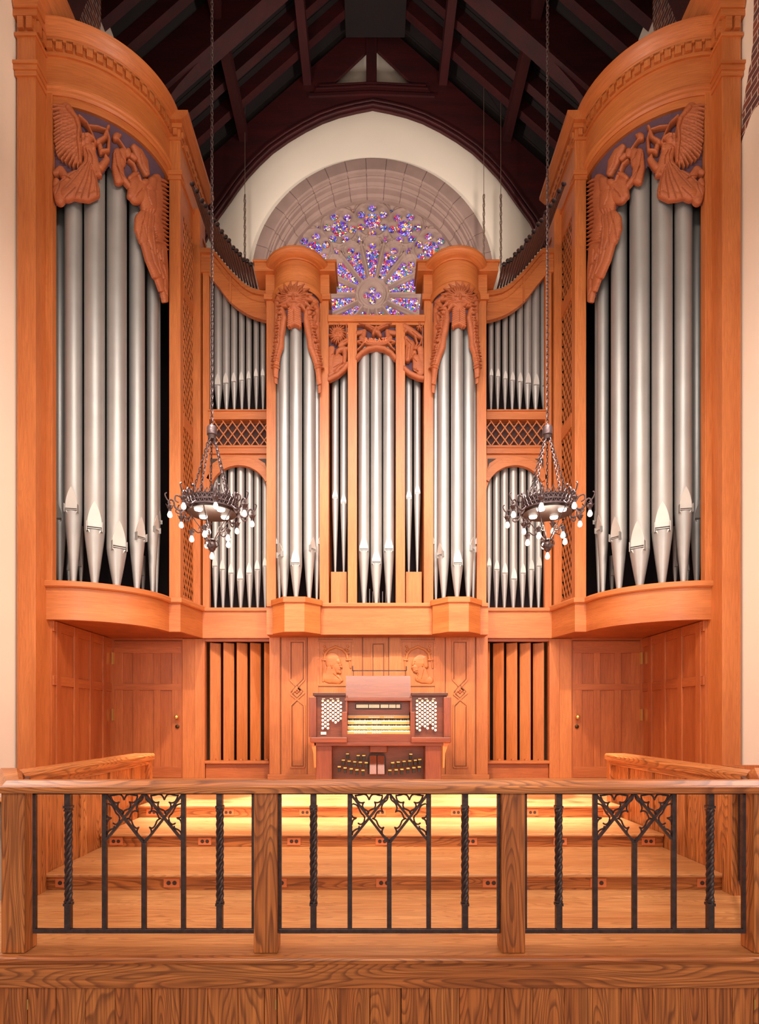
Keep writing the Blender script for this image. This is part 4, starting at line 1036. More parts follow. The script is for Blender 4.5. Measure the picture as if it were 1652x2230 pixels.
lft = [(205,590),(225,700),(195,850),(165,1000),(165,1150),(120,1280),(105,1430),(92,1600)]
rgt = [(560,590),(560,720),(590,860),(630,1020),(640,1160),(700,1320),(745,1500),(765,1760)]
FS += [se4(lft, [30,40,40,44,40,34,22,14], .05), se4([(110,420),(115,600),(108,800),(112,1000),(100,1300),(90,1650)], [30,24,26,30,24,16], .045), se4([(150,380),(115,480)], [40,30], .05), se4([(170,560),(120,620)], [26,20], .05), se4([(130,780),(160,800)], [30,26], .05),
       se4(rgt, [34,44,50,52,48,40,30,14], .05), se4([(690,420),(730,560),(725,760),(735,980),(745,1250),(762,1500)], [34,30,30,34,30,18], .045), se4([(620,380),(700,450),(640,520),(575,560)], [36,44,34,28], .055), se4([(690,860),(660,800)], [46,30], .05), se4([(690,760),(700,640)], [30,24], .045), se4([(660,500),(730,560)], [34,26], .05),
       se4([(80,1560),(88,1750)], [12,8], .03), se4([(775,1500),(775,1900)], [14,10], .03)]
FC = [se4([(hx-70,400),(hx-30,405)], 9, .03), se4([(hx+30,405),(hx+70,400)], 9, .03), se4([(hx-35,490),(hx+35,490)], 7, .03), se4([(hx,600),(hx,780)], 5, .02),
      se4([(190,640),(170,1100),(110,1400)], 6, .02), se4([(600,680),(640,1100),(730,1450)], 6, .02), se4([(640,980),(700,1250)], 6, .03), se4([(150,980),(120,1250)], 5, .02), se4([(250,300),(300,360)], 6, .03), se4([(500,300),(450,360)], 6, .03), se4([(640,640),(655,760)], 18, .05), se4([(138,640),(135,720)], 12, .05)]
o1 = relief('backing_cloth', (600, 698, 618, 700), 1.6, [], lambda a, b, h: turret_map(a, b, h-.012), PURPLE, t, back=.008, mask=lambda a, b: np.where((b > 619), .002, -1.0)*1.0, h0=0)
o2 = relief('carved_leaf_mask', (599, 699, 616, 862), .6, FS, turret_map, CARVE, t, back=.008, cuts=FC)
for src in (o1, o2):
    me = src.data.copy(); co = np.empty(len(me.vertices)*3); me.vertices.foreach_get('co', co); co = co.reshape(-1, 3)
    wl = np.array(WL[t.name]); co += wl; co[:, 0] = 2*CO-co[:, 0]; co -= wl
    me.vertices.foreach_set('co', co.ravel()); me.flip_normals(); me.update()
    o = bpy.data.objects.new(src.name.split('.')[0], me); COL.objects.link(o); o.parent = t; WL[o.name] = WL[t.name]
# pipes of the centre
for sd, sn in ((-1, 'left'), (1, 'right')):
    cx_ = CO+sd*1.157
    for i, (dx, dy, r, ym, rt, lab) in enumerate(((0, 8.36, .087, 1232, 0, 'front middle'), (-.178, 8.455, .085, 1213, -.9, 'left flanking'), (.178, 8.455, .085, 1200, .9, 'right flanking'), (-.275, 8.60, .055, 1185, -1.3, 'far left'), (.275, 8.60, .055, 1185, 1.3, 'far right'))):
        s = FP/dy
        organ_pipe('organ_pipe', cx_+dx, dy, r, R(1.72), Z(ym, s), R(6.15), rt, '%s bright silver pipe of the %s turret' % (lab, sn), 'bright pipes in the turrets', lip=2.6 if abs(dx) < .01 else 2.2)
    for i, (dx, r, ym) in enumerate(((.615, .052, 1087 if sd < 0 else 1077), (.487, .054, 1098 if sd < 0 else 1088))):
        s = FP/8.72
        organ_pipe('organ_pipe', CO+sd*dx, 8.72, r, Z(1242,SCN), Z(ym, s), R(5.35), 0, '%s of the two silver pipes between the middle field and the %s turret' % ('outer' if i == 0 else 'inner', sn), 'pipes in the narrow fields', lip=2.4)
for dx, ym, lab in ((-.185, 1198, 'left'), (0, 1226, 'middle'), (.185, 1198, 'right')):
    organ_pipe('organ_pipe', CO+dx, 8.66, .086, R(1.69), Z(ym, FP/8.58), R(5.62), 0, '%s of the three tall silver pipes in the central field' % lab, 'three central pipes', lip=2.3)

# ------------------------------------------------------------------ lower case wall behind the console
SW = 144.0; DW = FP/SW
t = thing('lower_case_wall', 'light oak panelled wall of the organ case behind the console', 'wall panelling', (0, DW, R(-.894)))
xl, xr = X(587,SW), X(1061,SW)
m = MB(); m.box(xl, xr, DW, 9.3, R(-.894), R(1.26)); part('wall_board', m, OAK['Z'], t)
m = MB()
m.box(X(583,SW), X(700,SW), DW-.05, DW+.01, R(-.894), Z(1686,SW)); m.box(X(943,SW), X(1064,SW), DW-.05, DW+.01, R(-.894), Z(1686,SW)); part('plinth', m, OAK['X'], t, bevel=.008)
for a, b in ((587, 610), (1036, 1061)):
    m = MB(); m.box(X(a,SW), X(b,SW), DW-.03, DW+.01, Z(1686,SW), R(1.25)); part('corner_strip', m, OAK['Z'], t, bevel=.004)
for a, b in ((670, 693), (768, 787), (848, 872), (946, 968)):
    m = MB(); m.box(X(a,SW), X(b,SW), DW-.014, DW+.01, Z(1686,SW), R(1.25)); part('stile', m, OAK['Z'], t, bevel=.003)
SHADE_LINE = plain('painted_shadow', rgb(120,62,30), .6)  # dark strips paint the shadow line beside each moulding
def strip(mb, pts, y=DW, wd=.022, th=.03):
    for i in range(len(pts)-1):
        a, b = pts[i], pts[i+1]
        mb.bar((X(a[0],SW), y, Z(a[1],SW)), (X(b[0],SW), y, Z(b[1],SW)), wd, th+.0011*i, up=(0,1,0))
for ox in (0, 354):
    m = MB(); L_, R_, C_ = 631+ox, 663+ox, 646.5+ox
    if ox: L_, R_, C_ = 631+ox, 663+ox, 647+ox
    strip(m, [(L_,1480),(L_,1396),(R_,1396),(R_,1480),(L_+2,1513)]); strip(m, [(L_,1480),(R_-1,1512)]); strip(m, [(L_+2,1512),(C_,1523),(R_,1536),(R_,1671),(L_+2,1671),(L_+2,1536),(R_,1508)])
    strip(m, [(C_+8,1504),(C_-8,1504)][:1]+[(C_,1495),(C_-9,1505)]); 
    part('lozenge_moulding', m, OAK['Z'], t)
    g = MB(); L2, R2 = L_+3, R_-3; strip(g, [(L2,1478),(L2,1399),(R2,1399),(R2,1479),(C_,1492)], wd=.009, th=.012); strip(g, [(R2,1539),(R2,1668),(L2+2,1668),(L2+2,1538),(C_,1526)], wd=.009, th=.012); strip(g, [(C_,1492),(C_-13,1507),(C_,1520),(C_+13,1506),(C_,1492)], wd=.009, th=.034); part('shadow_strip', g, SHADE_LINE, t)
    m = MB()
    for k in range(4):
        a = PI/2*k; m.ball((X(C_,SW)+.022*math.cos(a), DW-.008, Z(1505,SW)+.022*math.sin(a)), .018, .014, .018, 8, 6)
    part('quatrefoil_boss', m, CARVE, t, smooth=True)
for (a, b, c, d) in ((693, 768, 1396, 1492), (872, 946, 1396, 1492)):
    m = MB(); strip(m, [(a,d),(a,c),(b,c),(b,d),(a,d)], wd=.03, th=.03); part('relief_frame', m, OAK['X'], t)
    g = MB(); strip(g, [(a-2.5,d+2),(a-2.5,c-2.5),(b+2.5,c-2.5),(b+2.5,d+2),(a-2.5,d+2)], wd=.009, th=.02); part('shadow_strip', g, SHADE_LINE, t)
m = MB(); strip(m, [(809,1500),(809,1400),(838,1400),(838,1500)]); strip(m, [(787,1500),(787,1384)], wd=.012); strip(m, [(848,1500),(848,1384)], wd=.012); part('centre_moulding', m, OAK['Z'], t)
g = MB(); strip(g, [(812,1500),(812,1403),(835,1403),(835,1500)], wd=.008, th=.012); strip(g, [(789.5,1500),(789.5,1384)], wd=.010, th=.014); strip(g, [(845.5,1500),(845.5,1384)], wd=.010, th=.014); strip(g, [(668.5,1686),(668.5,1384)], wd=.010, th=.014); strip(g, [(969.5,1686),(969.5,1384)], wd=.010, th=.014); strip(g, [(611.5,1686),(611.5,1384)], wd=.010, th=.014); strip(g, [(1034.5,1686),(1034.5,1384)], wd=.010, th=.014); part('shadow_strip', g, SHADE_LINE, t)
# relief portraits
kp_ = 5.9
def g4(*pts): return [(680+a/kp_, 1380+b/kp_) for a, b in pts]
def sg4(pts, r, h=.012):
    r = [q/kp_ for q in r] if isinstance(r, (list, tuple)) else r/kp_
    return (g4(*pts), r, h)
WM = lambda gx, gy, h: ((gx-806)/SW+CX, DW-h+.004, (1568-gy)/SW+ZE)
LIGHTC = OAK['X']
A_ = [sg4([(150,330),(165,260),(210,205),(300,168),(390,205),(440,260),(455,330)], 17, .02), sg4([(130,340),(165,340)], 12, .02), sg4([(440,340),(485,340)], 12, .02), sg4([(138,350),(138,610)], 12, .012), sg4([(478,350),(490,440)], 12, .012)]
for i in range(12):
    rd = random.Random(i); x = 130+rd.uniform(0, 70); y = 150+rd.uniform(0, 130)
    if (x-300)**2+(y-330)**2 > 175**2: A_ += [sg4([(x, y), (x+14, y+rd.uniform(-14,14))], 9, .016), sg4([(610-x, y), (596-x, y+rd.uniform(-14,14))], 9, .016)]
hd1 = [sg4([(265,370),(255,330)], [95,90], .028), sg4([(310,420),(330,480)], [60,36], .028), sg4([(330,360),(355,400)], [36,22], .030), sg4([(365,425),(380,438)], [16,9], .03), sg4([(345,470),(355,505)], [22,16], .028), sg4([(250,450),(230,560)], [70,80], .024), sg4([(200,560),(330,600)], [70,50], .02), sg4([(330,555),(370,600)], [26,24], .02), sg4([(248,405),(252,440)], [14,10], .038)]
relief('portrait_relief', (694, 768, 1397, 1492), .5, A_+hd1, WM, LIGHTC, t, back=.004, cuts=[sg4([(335,385),(362,385)], 5, .01), sg4([(340,470),(368,470)], 4, .01), sg4([(270,520),(340,580)], 5, .01)], label='carved profile head facing right')
A2 = [(([(x+180, y) if False else (x, y) for x, y in p]), r, h) for p, r, h in A_]
A2 = [([(x+178.5, y) for x, y in p], r, h) for p, r, h in A_]
hd2 = [sg4([(1370,370),(1390,345)], [88,84], .028), sg4([(1320,440),(1335,480)], [50,34], .028), sg4([(1300,375),(1290,400)], [22,16], .03), sg4([(1290,430),(1278,440)], [14,9], .03), sg4([(1310,480),(1325,490)], [20,16], .028), sg4([(1400,450),(1420,560)], [60,80], .024), sg4([(1360,580),(1500,600)], [40,50], .02), sg4([(1415,385),(1412,420)], [14,10], .038), sg4([(1440,320),(1460,420)], [40,30], .032)]
relief('portrait_relief', (873, 947, 1397, 1492), .5, A2+hd2, WM, LIGHTC, t, back=.004, cuts=[sg4([(1290,370),(1318,362)], 5, .01), sg4([(1310,490),(1350,482)], 5, .01), sg4([(1430,470),(1400,590)], 5, .01), sg4([(1360,520),(1345,590)], 5, .01)], label='carved profile head facing left')

# ------------------------------------------------------------------ console
SK = 167.0; DK = FP/SK
def XK(x): return X(x, SK)
def ZK(y): return Z(y, SK)
t = thing('organ_console', 'four manual walnut organ console with round white stop knobs and pedals', 'organ console', (XK(828), DK, R(-.894)))
y0 = DK
m = MB(); m.box(XK(722), XK(926), y0+.28, y0+.32, R(-.894), ZK(1618)); part('knee_panel', m, CONS['X'], t)
for a, b in ((687, 722), (926, 961)):
    m = MB(); m.box(XK(a), XK(b), y0+.02, y0+.60, R(-.894), ZK(1618)); part('base_cabinet', m, CONS['Z'], t, bevel=.006)
m = MB(); m.box(XK(687), XK(961), y0+.3, y0+.7, R(-.894), ZK(1525)); part('console_back', m, CONS['X'], t)
m = MB()
m.box(XK(676), XK(756), y0-.06, y0+.5, ZK(1617), ZK(1605)); m.box(XK(894), XK(981), y0-.06, y0+.5, ZK(1617), ZK(1605)); part('arm_shelf', m, CONS['X'], t, bevel=.012)
m = MB(); m.box(XK(754), XK(895), y0-.0, y0+.4, ZK(1624), ZK(1598)); m.box(XK(684), XK(965), y0-.02, y0+.4, ZK(1624), ZK(1617)); part('key_slip', m, CONS['X'], t, bevel=.004)
for sd, a, b in ((-1, 680, 686), (1, 976, 982)):
    m = MB(); q = [(XK(676 if sd < 0 else 980), ZK(1617)), (XK(688 if sd < 0 else 963), ZK(1617)), (XK(688 if sd < 0 else 963), ZK(1672)), (XK(684 if sd < 0 else 967), ZK(1672)), (XK(682 if sd < 0 else 969), ZK(1640)), (XK(678 if sd < 0 else 975), ZK(1622))]
    m.pxz(q, y0-.02, y0+.06); part('scroll_bracket', m, OAK['Z'], t, bevel=.004)
    m = MB(); m.box(XK(672 if sd < 0 else 966), XK(688 if sd < 0 else 982), y0, y0+.5, ZK(1605), ZK(1518)); part('side_cheek', m, CONS['Z'], t, bevel=.004)
for sd, (a, b) in ((-1, (683, 752)), (1, (897, 975))):
    m = MB(); m.box(XK(a-2), XK(b), y0-.01, y0+.45, ZK(1515), ZK(1509)); part('jamb_cap', m, plain('dark_edge', rgb(74,40,32), .4) if sd < 0 else bpy.data.materials['dark_edge'], t, bevel=.003)
    m = MB(); m.box(XK(a), XK(b), y0+.10, y0+.35, ZK(1606), ZK(1514)); jb = part('stop_jamb', m, CONS['X'], t)
    m = MB(); m.box(XK(b if sd < 0 else a-4), XK(b+4 if sd < 0 else a), y0+.02, y0+.4, ZK(1606), ZK(1514)); part('jamb_cheek', m, CONS['Z'], t, bevel=.003)
    cols = ([(701.8,8,0),(707.4,7,1),(713.2,8,0),(718.8,5,1),(724.4,6,0),(730,6,1),(735.6,6,0),(741.2,5,1)] if sd < 0 else [(908.6,8,0),(914.4,8,1),(920,7,0),(925.8,7,1),(931.6,8,0),(937.4,6,1),(943,8,0),(948.8,8,1)])
    cnt = 0; rest = MB()
    for cxp, n_, off in cols:
        for k in range(n_):
            yp = 1526+8.55*k+4.3*off; c = (XK(cxp), y0+.10, ZK(yp))
            kb = MB(); kb.lathe(0, 0, [(.0001, .05), (.0165, .05), (.0175, .044), (.0165, .036), (.006, .034), (.006, -.002)], 14)
            kb.v = [(c[0]+p[0], c[1]-p[2], c[2]+p[1]) for p in kb.v]
            cnt += 1
            if cnt <= 49: part('stop_knob', kb, IVORY, jb, smooth=40)
            else: rest.add(kb.v, kb.f)
    if rest.v: part('stop_knobs', rest, IVORY, jb, smooth=40, kind='stuff')
    m = MB()
    for q in ((699,) if sd < 0 else ()): m.box(XK(697), XK(709), y0+.085, y0+.10, ZK(1600), ZK(1594))
    for cxp in ((703, 720, 734) if sd < 0 else (915, 929, 946)): m.box(XK(cxp-3.5), XK(cxp+3.5), y0+.09, y0+.10, ZK(1522), ZK(1519.5))
    part('name_plate', m, IVORY, jb)
m = MB(); m.box(XK(752), XK(897), y0+.22, y0+.30, ZK(1560), ZK(1518)); part('fallboard', m, CONS['X'], t)
m = MB(); m.box(XK(773), XK(875), y0+.20, y0+.23, ZK(1544), ZK(1532)); part('tab_rail', m, BLACK, t)
for a, n_ in ((775, 9), (803, 8), (829, 6), (848, 5), (864, 3)):
    for k in range(n_):
        m = MB(); xx = a+k*2.95; m.box(XK(xx), XK(xx+2.4), y0+.17, y0+.205, ZK(1541), ZK(1533.5)); part('rocker_tab', m, IVORY, t)
for a, b in ((774, 800), (802, 826), (828, 845), (847, 862), (863, 875)):
    m = MB(); m.box(XK(a), XK(b-1), y0+.20, y0+.225, ZK(1527), ZK(1521)); part('indicator_strip', m, plain('indicator_plate', rgb(130,80,76), .5) if a == 774 else bpy.data.materials['indicator_plate'], t)
m = MB(); m.prism([(0, ZK(1523)), (0, ZK(1519)), (.10, ZK(1470)), (.115, ZK(1470))], lambda d, z: (XK(752), y0+.05+d, z), lambda d, z: (XK(895), y0+.05+d, z)); part('music_desk', m, CONS['X'], t)
m = MB(); m.box(XK(750), XK(897), y0+.0, y0+.2, ZK(1526), ZK(1521)); part('desk_ledge', m, CONS['X'], t, bevel=.003)
m = MB(); m.box(XK(766), XK(887), y0+.2, y0+.225, ZK(1458.5), ZK(1456.5)); m.box(XK(765.5), XK(767.5), y0+.12, y0+.225, ZK(1458), ZK(1448)); m.box(XK(885), XK(887), y0+.12, y0+.225, ZK(1458), ZK(1449))
m.tube([(XK(768), y0+.22, ZK(1458)), (XK(768), y0+.22, ZK(1475))], .004, 6); m.tube([(XK(885), y0+.22, ZK(1458)), (XK(885), y0+.22, ZK(1475))], .004, 6); part('lamp_bar', m, IRON, t)
for k, (yt, ybm) in enumerate(((1551, 1558), (1565, 1571), (1577.5, 1583), (1588.5, 1593))):
    off = .20-.055*k; xa, xb = XK(756-k*.7), XK(893+k*.7)
    kbd = MB(); kbd.box(xa-.03, xb+.03, y0+off+.01, y0+off+.14, ZK(ybm+6), ZK(ybm+1)); kb = part('manual_keyboard', kbd, CONS['X'], t)
    m = MB(); nk = 36; ww = (xb-xa)/nk
    for i in range(nk):
        x0 = xa+i*ww+.0012; x1 = xa+(i+1)*ww-.0012
        m.prism([(y0+off-.005, ZK(ybm)), (y0+off+.12, ZK(yt)), (y0+off+.12, ZK(yt)-.02), (y0+off-.005, ZK(ybm)-.016)], lambda y, z: (x0, y, z), lambda y, z: (x1, y, z))
    part('natural_keys', m, IVORY, kb)
    m = MB()
    for i in range(nk-1):
        if i % 7 in (0, 1, 3, 4, 5):
            xc = xa+(i+1)*ww
            m.prism([(y0+off+.045, ZK(ybm)+.018), (y0+off+.12, ZK(yt)+.010), (y0+off+.12, ZK(yt)-.01), (y0+off+.04, ZK(ybm)+.004)], lambda y, z: (xc-.0055, y, z), lambda y, z: (xc+.0055, y, z))
    part('sharp_keys', m, BLACK, kb)
    m = MB(); m.box(xa, xb, y0+off-.008, y0+off+.02, ZK(ybm+6.5), ZK(ybm+.5)); part('piston_rail', m, plain('maple', rgb(216,160,90), .4) if k == 0 else bpy.data.materials['maple'], kb)
    for i in range(14 if k != 2 else 20):
        xc = XK(772+i*3.6+(28 if k == 0 and i > 0 else 0)+(10 if i > 7 else 0)); pm = MB(); pm.ball((xc, y0+off-.012, ZK(ybm+3.5)), .0085, .006, .0085, 8, 5); part('thumb_piston', pm, IVORY, kb, smooth=True)
m = MB(); m.box(XK(744), XK(756), y0-.0, y0+.22, ZK(1606), ZK(1550)); m.box(XK(893), XK(903), y0-.0, y0+.22, ZK(1606), ZK(1550)); part('key_cheek', m, CONS['Z'], t, bevel=.006)
# pedals and toe studs
m = MB()
q = [(XK(800), ZK(1690)), (XK(800), ZK(1655)), (XK(803), ZK(1646)), (XK(808), ZK(1642.5)), (XK(834), ZK(1642.5)), (XK(839), ZK(1646)), (XK(841.5), ZK(1655)), (XK(841.5), ZK(1690))]
m.pxz(q, y0+.25, y0+.29); part('shoe_recess', m, BLACK, t)
for a, b in ((804, 820), (821.5, 838)):
    m = MB(); m.prism([(y0+.10, ZK(1688)), (y0+.22, ZK(1647)), (y0+.25, ZK(1647)), (y0+.14, ZK(1690))], lambda y, z: (XK(a), y, z), lambda y, z: (XK(b), y, z)); part('expression_shoe', m, CONS['Z'], t, bevel=.006)
m = MB(); m.box(XK(804), XK(844), y0+.12, y0+.29, ZK(1640), ZK(1622)); part('shoe_bracket', m, CONS['X'], t, bevel=.02)
studs = [(755,1644),(779,1647.5),(791.5,1647.5),(746,1657.5),(759,1659.5),(771.5,1661),(784,1662),(797,1663),(737.5,1671.5),(750.5,1674),(764,1676),(776.5,1678),(790,1679),
         (896.5,1644.5),(855.5,1663),(868,1661.5),(881,1660),(893.5,1659),(906,1657.5),(916,1656),(849,1679),(863,1678),(875.5,1677),(889,1675),(902,1673.5),(914,1672)]
for a, b in studs:
    dd = .26-(b-1640)*.004
    m = MB(); m.prism([(y0+dd-.02, ZK(b+11)), (y0+dd-.02, ZK(b+3)), (y0+dd-.03, ZK(b)), (y0+dd+.05, ZK(b-1)), (y0+dd+.05, ZK(b+11))], lambda y, z: (XK(a-3.2), y, z), lambda y, z: (XK(a+3.2), y, z)); o = part('toe_stud', m, BLACK, t, bevel=.003)
    m = MB(); m.box(XK(a-3.6), XK(a+3.6), y0+dd-.045, y0+dd+.03, ZK(b+1), ZK(b-1.8)); part('stud_cap', m, BRASS, o, bevel=.002)

# ------------------------------------------------------------------ floor of the gallery, steps
XPI = 2.52
s1, s2_, s3 = 291.0, 241.0, 207.0
Y1, Y2, Y3 = FP/s1, FP/s2_, FP/s3
H1, H2, H3 = .123, .247, .376
gal = [(-2.13,3.085),(2.13,3.085),(2.70,3.90),(2.70,Y1+.02),(-2.70,Y1+.02),(-2.70,3.90)]
m = MB(); m.pxy([(x, y+(.04 if y < 3.5 else 0)) for x, y in gal], -.06, 0.0)
t = struct('trim_4', m, FLOOR, 'lowest oak floor of the gallery directly behind the front railing', 'floor')
m = MB(); m.pxy([(-2.13,3.085),(2.13,3.085),(2.70,3.90),(2.66,3.93),(2.11,3.14),(-2.11,3.14),(-2.66,3.93),(-2.70,3.90)], -.032, .004)
single('floor_nosing', m, OAKF['X'], 'rounded oak nosing along the front edge of the gallery floor', 'trim', bevel=.012)
for i, (ya, yb, za, zb, xw) in enumerate(((Y1, Y2, 0, H1, XPI+.02), (Y2, Y3, H1, H2, XPI+.02), (Y3, 9.36, H2, H3, XPI+.02))):
    nm_ = ['lowest oak step with seven orange outlets in its riser', 'middle oak step between the lowest step and the console platform', 'uppermost broad oak platform that carries the console'][i]
    t = thing('step', nm_, 'step', (0, ya, za-.02 if i else -.02), 'gallery steps')
    m = MB(); m.box(-xw, xw, ya, ya+.02, za-.01, zb-.02); part('riser', m, OAKF['X'], t)
    m = MB()
    if i < 2: m.box(-xw, xw, ya-.028, yb+.01, zb-.028, zb)
    else: m.pxy([(-xw, ya-.028), (xw, ya-.028), (xw, 6.5), (4.38, 6.5), (4.38, yb), (-4.38, yb), (-4.38, 6.5), (-xw, 6.5)], zb-.028, zb)
    part('tread', m, FLOOR, t, bevel=.010)
ol = ['leftmost', 'second from left', 'third from left', 'fourth from left', 'fifth from left', 'sixth from left', 'rightmost']
for ri, (s_, xs_, yc, za, zb) in enumerate(((s1, (138,374,607,836,1068,1302,1534), 1923, 0, H1), (s2_, (253,446,640,832,1024,1219,1411), 1832.5, H1, H2), (s3, (331,497,664,828,993,1159,1325), 1768, H2, H3))):
    for j, xp in enumerate(xs_):
        x = X(xp, s_); y = FP/s_; z = za+.052
        t = thing('power_outlet', 'orange double outlet, %s on the %s step riser' % (ol[j], ['lowest', 'middle', 'top'][ri]), 'outlet', (x, y, z-.035), 'outlets on the %s riser' % ['lowest', 'middle', 'top'][ri])
        m = MB(); m.box(x-.060, x+.060, y-.006, y, z-.034, z+.034); part('cover_plate', m, PLATE, t, bevel=.003)
        for q in (-1, 1):
            m = MB(); m.lathe(0, 0, [(.0001, .003), (.0155, .003), (.0165, 0)], 14); m.v = [(x+q*.022+a, y-.006-c, z+b) for a, b, c in m.v]; part('socket', m, SLOT, t)

# ------------------------------------------------------------------ side parapets
for sd, sn in ((-1, 'left'), (1, 'right')):
    t = thing('side_parapet', 'solid oak panelled parapet with handrail along the %s side of the steps' % sn, 'parapet', (sd*2.58, 5.3, 0), 'side parapets')
    m = MB(); m.box(sd*2.545, sd*2.62, 4.30, 6.36, -.02, R(-.43)); part('panel', m, OAKF['Z'], t)
    for ya, yb in ((4.30, 4.40), (4.86, 4.98), (5.42, 5.54), (5.93, 6.03)):
        m = MB(); m.box(sd*2.525, sd*2.55, ya, yb, -.02, R(-.43)); part('stile', m, OAKF['Z'], t, bevel=.003)
    m = MB(); m.box(sd*2.50, sd*2.64, 6.30, 6.40, -.02, R(-.42)); part('end_post', m, OAKF['Z'], t, bevel=.005)
    m = MB(); m.box(sd*2.51, sd*2.64, 4.20, 4.32, -.05, R(-.42)); part('front_post', m, OAKF['Z'], t, bevel=.005)
    prof_ = [(2.475, -.385), (2.49, -.365), (2.69, -.365), (2.705, -.385), (2.705, -.425), (2.675, -.445), (2.505, -.445), (2.475, -.425)]
    m = MB()
    def yy(z, y): return (sd*z[0], y, R(z[1]))
    n = len(prof_); m.add([yy(p, 3.99) for p in prof_]+[yy(p, 6.40) for p in prof_]+[(sd*2.59+(sd*p[0]-sd*2.59)*.75, 6.44, R(-.405)+(R(p[1])-R(-.405))*.75) for p in prof_],
         [tuple(range(n))]+[(k*n+i, k*n+(i+1) % n, (k+1)*n+(i+1) % n, (k+1)*n+i) for k in range(2) for i in range(n)]+[tuple(range(3*n-1, 2*n-1, -1))])
    part('handrail', m, OAKF['Y'], t)
    m = MB(); m.box(sd*2.50, sd*2.545, 4.4, 6.3, R(-.485), R(-.44)); part('rail_fillet', m, OAKF['Y'], t, bevel=.01)

# ------------------------------------------------------------------ front balustrade
t = thing('front_balustrade', 'oak handrail and square posts across the front of the gallery', 'balustrade', (0, 3.2, 0))
yf = 3.125
def hr(path, mb):
    """handrail section swept along a plan path"""
    prof_ = [(0, -.362), (.006, -.356), (.018, -.354), (.045, -.330), (.12, -.330), (.145, -.354), (.15, -.362), (.15, -.395), (.0, -.395)]
    n = len(prof_)
    for (x, y, nx_, ny_) in path:
        for o, z in prof_: mb.v.append((x+nx_*o, y+ny_*o, R(z)))
    for i in range(len(path)-1):
        for k in range(n): mb.f.append((i*n+k, i*n+(k+1) % n, (i+1)*n+(k+1) % n, (i+1)*n+k))
    mb.f += [tuple(range(n)), tuple((len(path)-1)*n+k for k in range(n))]
m = MB(); hr([(-2.10, yf, -.0+.3, .95), (2.10, yf, -.3, .95)], m); part('handrail', m, OAKF['X'], t)
for sd in (-1, 1):
    m = MB(); hr([(sd*2.10, yf, -sd*.3, .95), (sd*2.70, 3.99, -sd*1.3, .15)], m); part('side_handrail', m, OAKF['Y'], t)
for i, xc in enumerate((-2.045, -.6735, .6735, 2.045)):
    m = MB(); m.box(xc-.064, xc+.064, 3.155, 3.275, .003, R(-.394)); part('newel_post', m, OAKF['Z'], t, bevel=.004)

def twisted(mb, x, y, zb, zt):
    r = .0205; zc0, zc1 = zb+(zt-zb)*.185, zt-(zt-zb)*.105
    mb.box(x-.016, x+.016, y-.016, y+.016, zb, zc0); mb.box(x-.016, x+.016, y-.016, y+.016, zc1, zt)
    for z in (zc0, zc1): mb.box(x-.0205, x+.0205, y-.0205, y+.0205, z-.007, z+.007); mb.box(x-.018, x+.018, y-.018, y+.018, z+.012 if z < .4 else z-.024, z+.02 if z < .4 else z-.012)
    n = 110; vs = []; fs = []; K = 16
    for i in range(n+1):
        f = i/n; z = zc0+(zc1-zc0)*f; tw = f*PI*6.2
        for k in range(K):
            a = 2*PI*k/K; rr_ = r*(.66+.40*abs(math.cos(2*a))**.8); vs.append((x+rr_*math.cos(a+tw), y+rr_*math.sin(a+tw), z))
    for i in range(n):
        for k in range(K): fs.append((i*K+k, i*K+(k+1) % K, (i+1)*K+(k+1) % K, (i+1)*K+k))
    mb.add(vs, fs)
ZB_, ZT_ = Z(2030,398)+.0, R(-.398)
kq = 8.69
def iq(pts): return [((220+a/kq-313)/398.0, Z(1720+b/kq, 398)) for a, b in pts]
def spl(pts, n=5):
    out = []
    P_ = [pts[0]]+list(pts)+[pts[-1]]
    for i in range(1, len(P_)-2):
        p0, p1, p2, p3 = P_[i-1], P_[i], P_[i+1], P_[i+2]
        for k in range(n):
            t_ = k/n; out.append(tuple(.5*((2*b)+(-a+c)*t_+(2*a-5*b+4*c-d)*t_*t_+(-a+3*b-3*c+d)*t_**3) for a, b, c, d in zip(p0, p1, p2, p3)))
    out.append(pts[-1]); return out
CURV = [[(150,115),(240,110),(320,92),(375,108),(410,160),(425,205)], [(690,115),(610,110),(540,92),(480,105),(445,150),(425,205)],
        [(170,130),(205,210),(250,250),(300,255),(345,240)], [(680,130),(655,205),(610,245),(560,250),(518,235)],
        [(318,250),(300,310),(325,370),(380,400),(405,430),(405,470)], [(535,245),(548,300),(525,360),(470,385),(425,410),(405,470)],
        [(790,130),(765,200),(700,255),(670,310),(662,370),(690,438)], [(690,420),(630,408),(575,440),(545,500),(525,545),(478,555)],
        [(500,552),(560,590),(590,660),(620,710),(665,738),(715,715)], [(700,725),(670,790),(685,860),(740,910),(785,945),(795,990)],
        [(110,270),(190,300),(235,370),(275,450),(325,500),(345,560)], [(340,560),(325,620),(285,660),(245,660),(210,635)],
        [(95,490),(125,535),(185,545),(135,570),(105,620),(95,680)], [(105,840),(125,800),(175,760),(225,740),(240,690)], [(95,270),(88,400),(95,480)], [(95,700),(90,780),(112,870)]]
